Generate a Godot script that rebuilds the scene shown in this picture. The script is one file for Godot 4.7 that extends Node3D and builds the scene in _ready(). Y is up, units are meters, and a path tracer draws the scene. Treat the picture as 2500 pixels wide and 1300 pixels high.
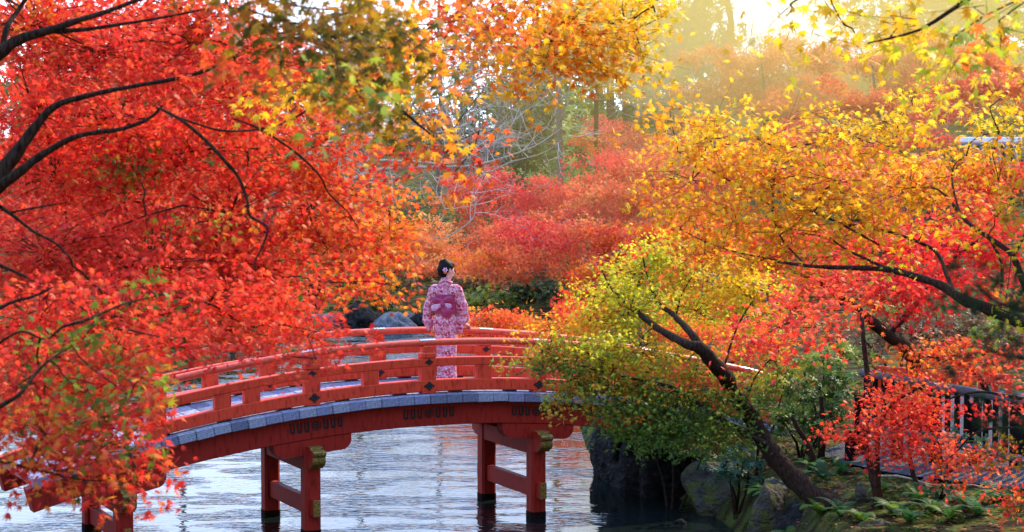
extends Node3D

# ---------------------------------------------------------------- camera numbers
const F := 5271.78          # focal length in pixels of a 2500 pixel wide picture
const PITCH := 0.0616
const CAM := Vector3(0, 5.0, 0)
const SUN_TO := Vector3(0.50, 0.66, -0.62)
const EXPOSURE := 1.85

# ---------------------------------------------------------------- bridge numbers
const BO := Vector3(-1.046, 0.0, -27.145)
const BYAW := 0.434
const BL := 1.5515
const BR := 18.15
const BSC := 0.079
const BY := 1.965
const BW := 1.724

var rng := RandomNumberGenerator.new()
var noise := FastNoiseLite.new()
var tex := {}
var M := {}
var leaf_mats := {}
var PAL := {}
var MESH := {}
var bridge_xf: Transform3D
var names := {}


class Buf:
	var v := PackedVector3Array()
	var n := PackedVector3Array()
	var c := PackedColorArray()
	var uv := PackedVector2Array()
	var i := PackedInt32Array()
	func tri(a: Vector3, b: Vector3, d: Vector3, hint := Vector3.ZERO, col := Color.WHITE):
		var nn := (d - a).cross(b - a)
		if nn.length_squared() < 1e-16:
			return
		nn = nn.normalized()
		var k := v.size()
		if hint != Vector3.ZERO and nn.dot(hint) < 0.0:
			nn = -nn
			v.append_array([a, d, b])
		else:
			v.append_array([a, b, d])
		n.append_array([nn, nn, nn])
		c.append_array([col, col, col])
		i.append_array([k, k + 1, k + 2])
	func quad(a: Vector3, b: Vector3, d: Vector3, e: Vector3, hint := Vector3.ZERO, col := Color.WHITE):
		tri(a, b, d, hint, col)
		tri(a, d, e, hint, col)
	func fan(p: Array, hint: Vector3):
		for k in range(1, p.size() - 1):
			tri(p[0], p[k], p[k + 1], hint)
	func box(xf: Transform3D, s: Vector3, bev := 0.0):
		var h := s * 0.5
		for ax in 3:
			for sg in [-1.0, 1.0]:
				var u := (ax + 1) % 3
				var w := (ax + 2) % 3
				var q := []
				for m in [[-1, -1], [1, -1], [1, 1], [-1, 1]]:
					var p := Vector3.ZERO
					p[ax] = sg * h[ax]
					p[u] = m[0] * (h[u] - bev)
					p[w] = m[1] * (h[w] - bev)
					q.append(xf * p)
				var hn := Vector3.ZERO
				hn[ax] = sg
				quad(q[0], q[1], q[2], q[3], xf.basis * hn)
		if bev <= 0.0:
			return
		for ax in 3:
			var u := (ax + 1) % 3
			var w := (ax + 2) % 3
			for a in [-1.0, 1.0]:
				for b in [-1.0, 1.0]:
					var q := []
					for m in [[-1, 0], [1, 0], [1, 1], [-1, 1]]:
						var p := Vector3.ZERO
						p[ax] = m[0] * (h[ax] - bev)
						p[u] = a * (h[u] - (bev if m[1] == 1 else 0.0))
						p[w] = b * (h[w] - (0.0 if m[1] == 1 else bev))
						q.append(xf * p)
					var hn := Vector3.ZERO
					hn[u] = a
					hn[w] = b
					quad(q[0], q[1], q[2], q[3], xf.basis * hn)
		for a in [-1.0, 1.0]:
			for b in [-1.0, 1.0]:
				for d in [-1.0, 1.0]:
					var g := Vector3(a, b, d)
					tri(xf * (g * Vector3(h.x, h.y - bev, h.z - bev)), xf * (g * Vector3(h.x - bev, h.y, h.z - bev)), xf * (g * Vector3(h.x - bev, h.y - bev, h.z)), xf.basis * g)
	# a closed profile (counter-clockwise) carried along frames: x, y of the frame hold the profile
	func sweep(prof: PackedVector2Array, fr: Array, caps := true):
		var m := prof.size()
		for k in range(fr.size() - 1):
			var A: Transform3D = fr[k]
			var B: Transform3D = fr[k + 1]
			for j in m:
				var p := prof[j]
				var q := prof[(j + 1) % m]
				var e := q - p
				var hn := A.basis.x * e.y - A.basis.y * e.x
				quad(A * Vector3(p.x, p.y, 0), A * Vector3(q.x, q.y, 0), B * Vector3(q.x, q.y, 0), B * Vector3(p.x, p.y, 0), hn)
		if caps:
			var ix := Geometry2D.triangulate_polygon(prof)
			for e in [0, fr.size() - 1]:
				var A: Transform3D = fr[e]
				var hn := A.basis.z * (-1.0 if e == 0 else 1.0)
				for t in range(0, ix.size(), 3):
					tri(A * Vector3(prof[ix[t]].x, prof[ix[t]].y, 0), A * Vector3(prof[ix[t + 1]].x, prof[ix[t + 1]].y, 0), A * Vector3(prof[ix[t + 2]].x, prof[ix[t + 2]].y, 0), hn)
	# a round tube with smooth normals
	func tube(p: Array, r: Array, sides := 6, wob := 0.0, seedv := 0):
		var m := p.size()
		if m < 2:
			return
		var up := Vector3.UP
		var start := v.size()
		for k in m:
			var t: Vector3 = (p[mini(k + 1, m - 1)] - p[maxi(k - 1, 0)]).normalized()
			if k == 0:
				up = t.cross(Vector3(0.31, 0.2, 0.93)).normalized()
			else:
				up = (up - t * up.dot(t)).normalized()
			var sd := t.cross(up)
			for j in sides:
				var a := TAU * j / sides
				var dv := up * cos(a) + sd * sin(a)
				var rr: float = r[k]
				if wob > 0.0:
					rr *= 1.0 + wob * sin(a * 2.0 + k * 1.7 + seedv) + wob * 0.6 * sin(a * 3.0 - k * 2.3 + seedv * 2)
				v.append(p[k] + dv * rr)
				n.append(dv)
				c.append(Color.WHITE)
		for k in m - 1:
			for j in sides:
				var a := start + k * sides + j
				var b := start + k * sides + (j + 1) % sides
				i.append_array([a, a + sides, b, b, a + sides, b + sides])
		for e in [0, m - 1]:
			var o := v.size()
			var s0: int = start + e * sides
			var t: Vector3 = (p[0] - p[1]).normalized() if e == 0 else (p[m - 1] - p[m - 2]).normalized()
			v.append(p[e] + t * r[e] * 0.3)
			n.append(t)
			c.append(Color.WHITE)
			for j in sides:
				if e == 0:
					i.append_array([o, s0 + j, s0 + (j + 1) % sides])
				else:
					i.append_array([o, s0 + (j + 1) % sides, s0 + j])
	func mesh(mat: Material, colors := false) -> ArrayMesh:
		var m := ArrayMesh.new()
		add_to(m, mat, colors)
		return m
	func add_to(m: ArrayMesh, mat: Material, colors := false):
		if i.is_empty():
			return
		var a := []
		a.resize(Mesh.ARRAY_MAX)
		a[Mesh.ARRAY_VERTEX] = v
		a[Mesh.ARRAY_NORMAL] = n
		if colors:
			a[Mesh.ARRAY_COLOR] = c
		for k in range(0, i.size(), 3):
			var p := i[k]
			var q := i[k + 1]
			var r := i[k + 2]
			if (v[r] - v[p]).cross(v[q] - v[p]).dot(n[p] + n[q] + n[r]) < 0.0:
				i[k + 1] = r
				i[k + 2] = q
		a[Mesh.ARRAY_INDEX] = i
		m.add_surface_from_arrays(Mesh.PRIMITIVE_TRIANGLES, a)
		m.surface_set_material(m.get_surface_count() - 1, mat)


# ---------------------------------------------------------------- helpers
func at(px: float, py: float, d: float) -> Vector3:
	return CAM + Vector3(0, -sin(PITCH), -cos(PITCH)) * d + Vector3.RIGHT * ((px - 1250.0) / F * d) + Vector3(0, cos(PITCH), -sin(PITCH)) * ((650.0 - py) / F * d)


func pixel(p: Vector3) -> Vector3:
	var q := p - CAM
	var d := q.dot(Vector3(0, -sin(PITCH), -cos(PITCH)))
	return Vector3(1250.0 + q.x / d * F, 650.0 - q.dot(Vector3(0, cos(PITCH), -sin(PITCH))) / d * F, d)


func numbered(called: String) -> String:
	names[called] = names.get(called, -1) + 1
	return called if names[called] == 0 else "%s_%03d" % [called, names[called]]


func thing(called: String, label: String, category: String, pos := Vector3.ZERO, turn := 0.0, group := "") -> Node3D:
	var o := Node3D.new()
	o.name = numbered(called)
	add_child(o)
	o.position = pos
	o.rotation.y = turn
	tag(o, label, category, group)
	return o


func tag(o: Node3D, label: String, category: String, group := "") -> void:
	o.set_meta("label", label)
	o.set_meta("category", category)
	if group != "":
		o.set_meta("group", group)


func obj(called: String, m: Mesh, parent: Node3D = null, pos := Vector3.ZERO) -> MeshInstance3D:
	var o := MeshInstance3D.new()
	o.mesh = m
	o.position = pos
	if parent:
		o.name = called
		parent.add_child(o, true)
	else:
		o.name = numbered(called)
		add_child(o)
	return o


func struct(called: String, m: Mesh) -> MeshInstance3D:
	var o := obj(called, m)
	o.set_meta("kind", "structure")
	return o


func lin(r: float, g: float, b: float) -> Color:
	return Color(r, g, b).linear_to_srgb()


func mat(col: Color, rough := 0.8, t: Texture2D = null, scale := Vector3.ONE, bump: Texture2D = null, bump_cm := 0.0, metal := 0.0) -> StandardMaterial3D:
	var m := StandardMaterial3D.new()
	m.albedo_color = col
	m.roughness = rough
	m.metallic = metal
	m.metallic_specular = 0.10 if rough >= 0.6 else 0.4
	if t:
		m.albedo_texture = t
	if bump:
		m.heightmap_enabled = true
		m.heightmap_texture = bump
		m.heightmap_scale = bump_cm
	if t or bump:
		m.uv1_triplanar = true
		m.uv1_scale = scale
	return m


func ntex(freq: float, oct: int, seedv: int, stops: Array, size := 512, kind := FastNoiseLite.TYPE_SIMPLEX_SMOOTH) -> NoiseTexture2D:
	var nz := FastNoiseLite.new()
	nz.noise_type = kind
	nz.frequency = freq
	nz.fractal_octaves = oct
	nz.seed = seedv
	var t := NoiseTexture2D.new()
	t.width = size
	t.height = size
	t.seamless = true
	t.noise = nz
	if stops.size():
		var g := Gradient.new()
		var off := PackedFloat32Array()
		var cl := PackedColorArray()
		for s in stops:
			off.append(s[0])
			cl.append(s[1])
		g.offsets = off
		g.colors = cl
		t.color_ramp = g
	return t


func grey(x: float) -> Color:
	return Color(x, x, x)


func make_materials() -> void:
	tex.soft = ntex(0.012, 4, 3, [[0.2, grey(0.72)], [0.5, grey(0.92)], [0.8, grey(1.0)]])
	tex.strong = ntex(0.02, 5, 8, [[0.2, grey(0.4)], [0.5, grey(0.75)], [0.8, grey(1.0)]])
	tex.bump = ntex(0.03, 5, 11, [])
	tex.fine = ntex(0.12, 3, 12, [])
	tex.wear = ntex(0.02, 5, 21, [[0.05, Color(0.72, 0.66, 0.65)], [0.3, Color(0.93, 0.90, 0.89)], [0.5, Color(1, 1, 1)], [0.8, Color(1, 1, 1)], [0.97, Color(1.0, 0.88, 0.84)]])
	tex.moss = ntex(0.012, 5, 31, [[0.25, lin(0.018, 0.013, 0.008)], [0.42, lin(0.035, 0.023, 0.012)], [0.52, lin(0.04, 0.048, 0.014)], [0.7, lin(0.065, 0.08, 0.018)], [0.9, lin(0.10, 0.105, 0.025)]])
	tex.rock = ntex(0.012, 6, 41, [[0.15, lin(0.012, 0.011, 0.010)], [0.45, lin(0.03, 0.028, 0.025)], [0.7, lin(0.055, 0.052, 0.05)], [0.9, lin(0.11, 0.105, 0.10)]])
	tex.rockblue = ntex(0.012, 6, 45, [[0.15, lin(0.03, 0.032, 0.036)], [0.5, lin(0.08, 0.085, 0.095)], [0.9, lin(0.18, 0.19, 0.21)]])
	tex.mossrock = ntex(0.010, 6, 43, [[0.2, lin(0.035, 0.03, 0.025)], [0.5, lin(0.08, 0.07, 0.06)], [0.62, lin(0.06, 0.065, 0.025)], [0.8, lin(0.09, 0.10, 0.02)]])
	tex.gravel = ntex(0.16, 2, 51, [[0.2, grey(0.2)], [0.5, grey(0.55)], [0.8, grey(0.85)]], 512, FastNoiseLite.TYPE_CELLULAR)
	tex.bark = ntex(0.03, 5, 61, [[0.2, grey(0.45)], [0.5, grey(0.8)], [0.8, grey(1.0)]])
	tex.ripple = ntex(0.022, 3, 71, [])
	tex.ripple2 = ntex(0.03, 4, 72, [])
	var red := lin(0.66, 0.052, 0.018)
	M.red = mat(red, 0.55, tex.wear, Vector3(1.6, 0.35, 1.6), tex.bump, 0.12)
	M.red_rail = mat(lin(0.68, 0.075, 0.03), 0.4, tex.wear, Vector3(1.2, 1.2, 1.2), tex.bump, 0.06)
	M.red_shaded = mat(lin(0.32, 0.017, 0.008), 0.6, tex.wear, Vector3(1.4, 0.3, 1.4), tex.bump, 0.12)  # the same vermilion, with the shade below the deck put into the colour
	for q in [M.red, M.red_shaded]:
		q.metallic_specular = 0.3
	M.wet_wood = mat(lin(0.03, 0.014, 0.010), 0.7, tex.strong, Vector3(3, 3, 3), tex.bump, 0.3)
	M.ochre = mat(lin(0.34, 0.20, 0.025), 0.5, tex.strong, Vector3(3, 3, 3))
	M.iron = mat(lin(0.012, 0.011, 0.011), 0.5, tex.soft, Vector3(6, 6, 6))
	M.iron_grey = mat(lin(0.08, 0.07, 0.06), 0.45)
	M.plate = mat(lin(0.55, 0.56, 0.6), 0.35, tex.soft, Vector3(5, 5, 5), null, 0.0, 0.6)
	M.planks = []
	for k in 5:
		M.planks.append(mat(lin(0.27 + 0.09 * sin(k * 2.1), 0.27 + 0.09 * sin(k * 2.1), 0.34 + 0.09 * sin(k * 2.1 + 0.3)), 0.62, tex.soft, Vector3(6, 6, 0.7), tex.bump, 0.08))
	M.bark_dark = mat(lin(0.062, 0.037, 0.024), 0.95, tex.bark, Vector3(3, 0.8, 3), tex.bump, 1.2)
	M.bark_red = mat(lin(0.085, 0.042, 0.028), 0.95, tex.bark, Vector3(3, 0.8, 3), tex.bump, 1.0)
	M.bark_dark.metallic_specular = 0.15
	M.bark_red.metallic_specular = 0.15
	M.bark_grey = mat(lin(0.20, 0.17, 0.14), 0.85, tex.bark, Vector3(3, 0.8, 3), tex.bump, 1.0)
	M.bark_pale = mat(lin(0.60, 0.47, 0.32), 0.8, tex.bark, Vector3(2, 2, 2), tex.bump, 0.6)
	M.twig = mat(lin(0.05, 0.025, 0.018), 0.95)
	M.twig.metallic_specular = 0.1
	M.twig_pale = mat(lin(0.52, 0.44, 0.36), 0.8)
	M.twig_grey = mat(lin(0.26, 0.24, 0.24), 0.8)
	M.ground = mat(Color.WHITE, 0.95, tex.moss, Vector3(0.35, 0.35, 0.35), tex.bump, 4.0)
	M.ground.uv1_world_triplanar = true
	M.gravel = mat(lin(0.36, 0.36, 0.40), 0.9, tex.gravel, Vector3(1.2, 1.2, 1.2), tex.gravel, 1.5)
	M.gravel.uv1_world_triplanar = true
	M.rock = mat(lin(0.5, 0.5, 0.5), 0.85, tex.rock, Vector3(0.9, 0.9, 0.9), tex.bump, 4.0)  # tint darkened, carrying the shade under the bridge in the rock colour
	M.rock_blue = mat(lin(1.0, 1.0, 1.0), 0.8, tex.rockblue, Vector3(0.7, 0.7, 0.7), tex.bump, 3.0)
	M.rock_moss = mat(Color.WHITE, 0.9, tex.mossrock, Vector3(0.8, 0.8, 0.8), tex.bump, 4.0)
	M.water = mat(lin(0.006, 0.010, 0.009), 0.02)
	M.water.metallic_specular = 0.36
	M.water.heightmap_enabled = true
	M.water.heightmap_texture = ripple_texture()
	M.water.heightmap_scale = 1.35
	M.water.uv1_triplanar = true
	M.water.uv1_world_triplanar = true
	M.water.uv1_scale = Vector3(0.10, 0.3, 0.26)
	M.leaf = StandardMaterial3D.new()
	M.leaf.vertex_color_use_as_albedo = true
	M.leaf.roughness = 0.5
	M.leaf.metallic_specular = 0.22
	M.leaf.backlight_enabled = true
	M.leaf.backlight = Color(1, 1, 1)
	M.leaf.cull_mode = BaseMaterial3D.CULL_DISABLED
	M.needle = M.leaf.duplicate()
	M.needle.backlight = lin(0.35, 0.35, 0.35)
	M.black_wood = mat(lin(0.012, 0.010, 0.010), 0.9, tex.soft, Vector3(3, 3, 3), tex.bump, 0.3)
	M.log = mat(lin(0.24, 0.23, 0.23), 0.85, tex.bark, Vector3(2, 6, 6), tex.bump, 1.5)
	M.tile = mat(lin(0.10, 0.105, 0.125), 0.6, tex.soft, Vector3(2, 2, 2))
	M.plaster = mat(lin(0.5, 0.46, 0.4), 0.9, tex.soft)
	M.old_wood = mat(lin(0.07, 0.045, 0.03), 0.8, tex.bark, Vector3(2, 6, 2), tex.bump, 0.5)
	M.skin = mat(lin(0.62, 0.36, 0.25), 0.55)
	M.skin.subsurf_scatter_enabled = true
	M.skin.subsurf_scatter_strength = 0.1
	M.hair = mat(lin(0.010, 0.006, 0.005), 0.6, null, Vector3.ONE)
	M.hair.metallic_specular = 0.2
	M.obi = mat(lin(0.36, 0.028, 0.10), 0.3, tex.soft, Vector3(5, 5, 5))
	M.obi_light = mat(lin(0.66, 0.36, 0.46), 0.3, tex.soft, Vector3(5, 5, 5))
	M.lining = mat(lin(0.6, 0.02, 0.05), 0.6)
	M.white_cloth = mat(lin(0.75, 0.72, 0.7), 0.7)
	M.kimono = mat(Color(0.88, 0.86, 0.87), 0.75, kimono_texture(), Vector3(4.0, 4.0, 4.0))
	M.petal = mat(lin(0.75, 0.42, 0.6), 0.6)
	M.petal_orange = mat(lin(0.55, 0.13, 0.04), 0.6)
	PAL = {
		"red": [[.86, .062, .034], [.92, .095, .042], [.78, .042, .030], [.92, .14, .045], [.88, .072, .044]],
		"crimson": [[.82, .030, .026], [.88, .05, .035], [.72, .02, .022], [.88, .08, .04]],
		"redor": [[.86, .08, .025], [.80, .15, .03], [.72, .04, .025], [.82, .26, .03]],
		"orange": [[.90, .20, .025], [.88, .13, .03], [.92, .34, .025], [.88, .16, .04]],
		"oryel": [[.90, .32, .02], [.92, .44, .02], [.86, .22, .02], [.92, .54, .025]],
		"yellow": [[.92, .56, .02], [.90, .47, .018], [.94, .66, .035], [.88, .36, .02]],
		"yelor": [[.92, .46, .02], [.88, .30, .02], [.92, .54, .025], [.84, .17, .02]],
		"yelgreen": [[.72, .62, .03], [.90, .68, .035], [.46, .50, .035], [.86, .42, .03]],
		"greenor": [[.22, .28, .03], [.52, .44, .03], [.70, .26, .03], [.30, .36, .035]],
		"green": [[.08, .15, .022], [.13, .20, .025], [.22, .27, .03], [.06, .11, .022]],
		"olive": [[.24, .16, .015], [.34, .19, .015], [.14, .11, .015], [.36, .13, .015]],  # dimmed: shade on the nearest sprays is put into these leaf colours
		"rose": [[.84, .085, .06], [.88, .13, .085], [.76, .06, .05], [.88, .19, .09]],
		"coral": [[.88, .18, .07], [.90, .26, .09], [.84, .12, .06], [.90, .32, .09]],
		"peach": [[.86, .34, .10], [.90, .42, .13], [.84, .24, .08], [.88, .30, .11]],
		"evergreen": [[.045, .085, .018], [.07, .125, .022], [.11, .17, .03], [.03, .06, .018]],
		"lime": [[.26, .32, .05], [.36, .40, .06], [.18, .25, .045]],
		"pine": [[.012, .030, .014], [.02, .045, .018], [.03, .055, .02]],
		"brown": [[.22, .12, .05], [.30, .14, .05], [.17, .10, .045], [.35, .12, .06]],
		"teal": [[.035, .085, .045], [.05, .11, .06], [.08, .14, .08]],
		"litter": [[.20, .09, .04], [.35, .10, .03], [.14, .08, .04], [.45, .16, .03], [.10, .07, .04]],
	}


func ripple_texture() -> ImageTexture:
	var a := FastNoiseLite.new()
	a.seed = 5
	a.frequency = 0.035
	a.fractal_octaves = 3
	var b := FastNoiseLite.new()
	b.seed = 9
	b.frequency = 0.006
	b.fractal_octaves = 2
	var ia := a.get_seamless_image(768, 768)
	var ib := b.get_seamless_image(768, 768)
	var im := Image.create(768, 768, false, Image.FORMAT_RF)
	for y in 768:
		for x in 768:
			var k := lerpf(0.12, 1.0, smoothstep(0.35, 0.65, ib.get_pixel(x, y).r))
			im.set_pixel(x, y, Color(0.5 + (ia.get_pixel(x, y).r - 0.5) * k, 0, 0))
	return ImageTexture.create_from_image(im)


func kimono_texture() -> ImageTexture:
	var r := RandomNumberGenerator.new()
	r.seed = 77
	var S := 512
	var im := Image.create(S, S, false, Image.FORMAT_RGBA8)
	var base := lin(0.50, 0.018, 0.075)
	im.fill(base)
	for y in range(0, S, 2):
		for x in range(0, S, 2):
			im.fill_rect(Rect2i(x, y, 2, 2), base.lerp(lin(0.5, 0.012, 0.05), 0.5 + 0.5 * noise.get_noise_2d(x * 1.3, y * 1.3)))
	var flowers := [lin(0.86, 0.60, 0.64), lin(0.80, 0.42, 0.52), lin(0.90, 0.80, 0.78), lin(0.68, 0.22, 0.36), lin(0.80, 0.54, 0.62)]
	for k in 185:
		var cx := r.randf() * S
		var cy := r.randf() * S
		var R := r.randf_range(17.0, 34.0)
		var a0 := r.randf() * TAU
		var col: Color = flowers[r.randi() % flowers.size()]
		if k % 9 == 0:
			col = lin(0.30, 0.38, 0.12)
			R *= 0.7
		for yy in range(int(-R), int(R) + 1):
			for xx in range(int(-R), int(R) + 1):
				var q := Vector2(xx, yy)
				var rr := q.length() / R
				var an := q.angle() + a0
				var lim := 0.62 + 0.38 * absf(cos(an * 2.5))
				if rr < lim and (rr > 0.16):
					var cc := col
					if rr > lim - 0.10 or (absf(cos(an * 2.5)) < 0.12):
						cc = col.lerp(base, 0.5)
					im.set_pixel(posmod(int(cx + xx), S), posmod(int(cy + yy), S), cc)
				elif rr <= 0.16:
					im.set_pixel(posmod(int(cx + xx), S), posmod(int(cy + yy), S), lin(0.7, 0.45, 0.1) if k % 2 else lin(0.55, 0.02, 0.1))
	return ImageTexture.create_from_image(im)


# ---------------------------------------------------------------- the ground
var shore := PackedVector2Array([Vector2(-7.2, 19.0), Vector2(-7.2, 24.5), Vector2(-9, 28), Vector2(-9, 38), Vector2(-7.2, 44.5), Vector2(-6.0, 49.5), Vector2(-5.2, 54.5), Vector2(-2.4, 58), Vector2(-0.8, 56.5), Vector2(0.5, 48), Vector2(0.75, 40), Vector2(0.9, 34), Vector2(1.3, 30.8), Vector2(2.05, 29.2), Vector2(2.45, 27.3), Vector2(2.75, 25.2), Vector2(2.65, 20), Vector2(-2, 17)])


func shore_dist(x: float, d: float) -> float:
	var p := Vector2(x, d)
	var best := 1e9
	var m := shore.size()
	for k in m:
		var q := Geometry2D.get_closest_point_to_segment(p, shore[k], shore[(k + 1) % m])
		best = minf(best, q.distance_squared_to(p))
	best = sqrt(best)
	return -best if Geometry2D.is_point_in_polygon(p, shore) else best


func ground(x: float, d: float) -> float:
	var s := shore_dist(x, d)
	var h := 0.0
	if s < 0.0:
		return -0.25 - 0.7 * smoothstep(0.0, 1.5, -s)
	var fk := smoothstep(42.0, 52.0, d) * (1.0 - smoothstep(1.5, 6.0, x))
	h = -0.25 + lerpf(0.98, 0.44, fk) * smoothstep(0.0, 0.9, s) + lerpf(0.085, 0.03, fk) * minf(s, 8.0)
	if d < 20.0:
		h = maxf(h, 3.3 - (maxf(d, 7.0) - 7.0) * 0.215)
	h += smoothstep(58.0, 110.0, d) * 4.0
	h += smoothstep(2.5, 20.0, x) * smoothstep(30.0, 58.0, d) * 3.6
	h += 0.05 * noise.get_noise_2d(x * 9.0, d * 9.0) + 0.10 * noise.get_noise_2d(x * 2.0, d * 2.0)
	return h


func gp(px: float, d: float, lift := 0.0) -> Vector3:
	var x := (px - 1250.0) / F * d
	return Vector3(x, ground(x, d) + lift, -d)


func lines(parts: Array) -> PackedFloat32Array:
	var out := PackedFloat32Array()
	for p in parts:
		var x: float = p[0]
		while x < p[1] - 1e-4:
			out.append(x)
			x += p[2]
	out.append(parts[-1][1])
	return out


func make_ground() -> void:
	var xs := lines([[-110.0, -40.0, 14.0], [-40.0, -12.0, 3.0], [-12.0, 0.0, 0.6], [0.0, 9.0, 0.22], [9.0, 24.0, 1.0], [24.0, 48.0, 3.0], [48.0, 110.0, 15.5]])
	var ds := lines([[-20.0, 16.0, 2.0], [16.0, 36.0, 0.26], [36.0, 62.0, 0.8], [62.0, 110.0, 3.0], [110.0, 250.0, 14.0]])
	var b := Buf.new()
	var w := xs.size()
	for d in ds:
		for x in xs:
			b.v.append(Vector3(x, ground(x, d), -d))
	for j in ds.size():
		for k in w:
			var a := b.v[j * w + maxi(k - 1, 0)]
			var c := b.v[j * w + mini(k + 1, w - 1)]
			var e := b.v[maxi(j - 1, 0) * w + k]
			var g := b.v[mini(j + 1, ds.size() - 1) * w + k]
			var nn := (c - a).cross(g - e)
			b.n.append(nn.normalized() if nn.y > 0 else -nn.normalized())
			if j + 1 < ds.size() and k + 1 < w:
				var o := j * w + k
				b.i.append_array([o, o + w, o + 1, o + 1, o + w, o + w + 1])
	struct("ground", b.mesh(M.ground))
	var wb := Buf.new()
	wb.quad(Vector3(-14, 0, -12), Vector3(8, 0, -12), Vector3(8, 0, -64), Vector3(-14, 0, -64), Vector3.UP)
	struct("pond_water", wb.mesh(M.water))
	# the gravel path: a strip laid on the ground, inside and outside the slatted fence
	var pb := Buf.new()
	var line := [[2060.0, 28.2], [2130.0, 27.4], [2220.0, 26.7], [2330.0, 26.0], [2420.0, 25.5], [2520.0, 25.0], [2660.0, 24.4]]
	var prev := []
	for k in line.size():
		var c := gp(line[k][0], line[k][1])
		var row := []
		for t in 17:
			var off := -0.75 + 5.6 * t / 16.0
			var x: float = c.x + 0.55 * off
			var dd: float = -c.z + 0.83 * off
			row.append(Vector3(x, ground(x, dd) + 0.045, -dd))
		if k:
			for t in 16:
				pb.quad(prev[t], prev[t + 1], row[t + 1], row[t], Vector3.UP)
		prev = row
	struct("gravel_path", pb.mesh(M.gravel))


# ---------------------------------------------------------------- the bridge
func arc_y(s: float) -> float:
	return BY - (s - BSC) * (s - BSC) / (2.0 * BR)


func arc_frame(s: float) -> Transform3D:
	var slope := -(s - BSC) / BR
	var t := Vector3(1, slope, 0).normalized()
	return Transform3D(Basis(Vector3(0, 0, 1), Vector3(-t.y, t.x, 0), t), Vector3(s, arc_y(s), 0))


func arc_frames(s0: float, s1: float, step := 0.25) -> Array:
	var m := maxi(1, int(ceil((s1 - s0) / step)))
	var out := []
	for k in m + 1:
		out.append(arc_frame(lerpf(s0, s1, float(k) / m)))
	return out


func crect(x0: float, x1: float, y0: float, y1: float, c: float) -> PackedVector2Array:
	return PackedVector2Array([Vector2(x0 + c, y0), Vector2(x1 - c, y0), Vector2(x1, y0 + c), Vector2(x1, y1 - c), Vector2(x1 - c, y1), Vector2(x0 + c, y1), Vector2(x0, y1 - c), Vector2(x0, y0 + c)])


# frames of profile (t, h) run along the arc: frame.x is the bridge's z (t), frame.y the arc's normal
func arc_beam(b: Buf, s0: float, s1: float, t0: float, t1: float, h0: float, h1: float, c := 0.012):
	b.sweep(crect(t0, t1, h0, h1, c), arc_frames(s0, s1))


func lozenge(w: float, h: float) -> Array:
	var b := Buf.new()
	var p := [Vector2(-w, 0), Vector2(-w * 0.45, -h * 0.42), Vector2(0, -h), Vector2(w * 0.45, -h * 0.42), Vector2(w, 0), Vector2(w * 0.45, h * 0.42), Vector2(0, h), Vector2(-w * 0.45, h * 0.42)]
	for k in 8:
		var q: Vector2 = p[k]
		var r: Vector2 = p[(k + 1) % 8]
		b.tri(Vector3(0, 0, 0.012), Vector3(q.x * 0.92, q.y * 0.92, 0.012), Vector3(r.x * 0.92, r.y * 0.92, 0.012), Vector3(0, 0, 1))
		b.quad(Vector3(q.x, q.y, 0), Vector3(r.x, r.y, 0), Vector3(r.x * 0.92, r.y * 0.92, 0.012), Vector3(q.x * 0.92, q.y * 0.92, 0.012), Vector3(q.x + r.x, q.y + r.y, 0.02))
	var g := Buf.new()
	for k in 4:
		var a := PI / 2 * k
		var dv := Vector2(cos(a) * w, sin(a) * h)
		var sd := Vector2(-sin(a) * w, cos(a) * h) * 0.08
		var q0 := dv * 0.22
		var q1 := dv * 0.55
		var m := (q0 + q1) * 0.5
		g.quad(Vector3(q0.x, q0.y, 0.012), Vector3(m.x + sd.x, m.y + sd.y, 0.016), Vector3(q1.x, q1.y, 0.012), Vector3(m.x - sd.x, m.y - sd.y, 0.016), Vector3(0, 0, 1))
	return [b, g]


func extrude_xy(b: Buf, p: PackedVector2Array, z0: float, z1: float):
	b.sweep(p, [Transform3D(Basis.IDENTITY, Vector3(0, 0, z0)), Transform3D(Basis.IDENTITY, Vector3(0, 0, z1))])


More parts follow.
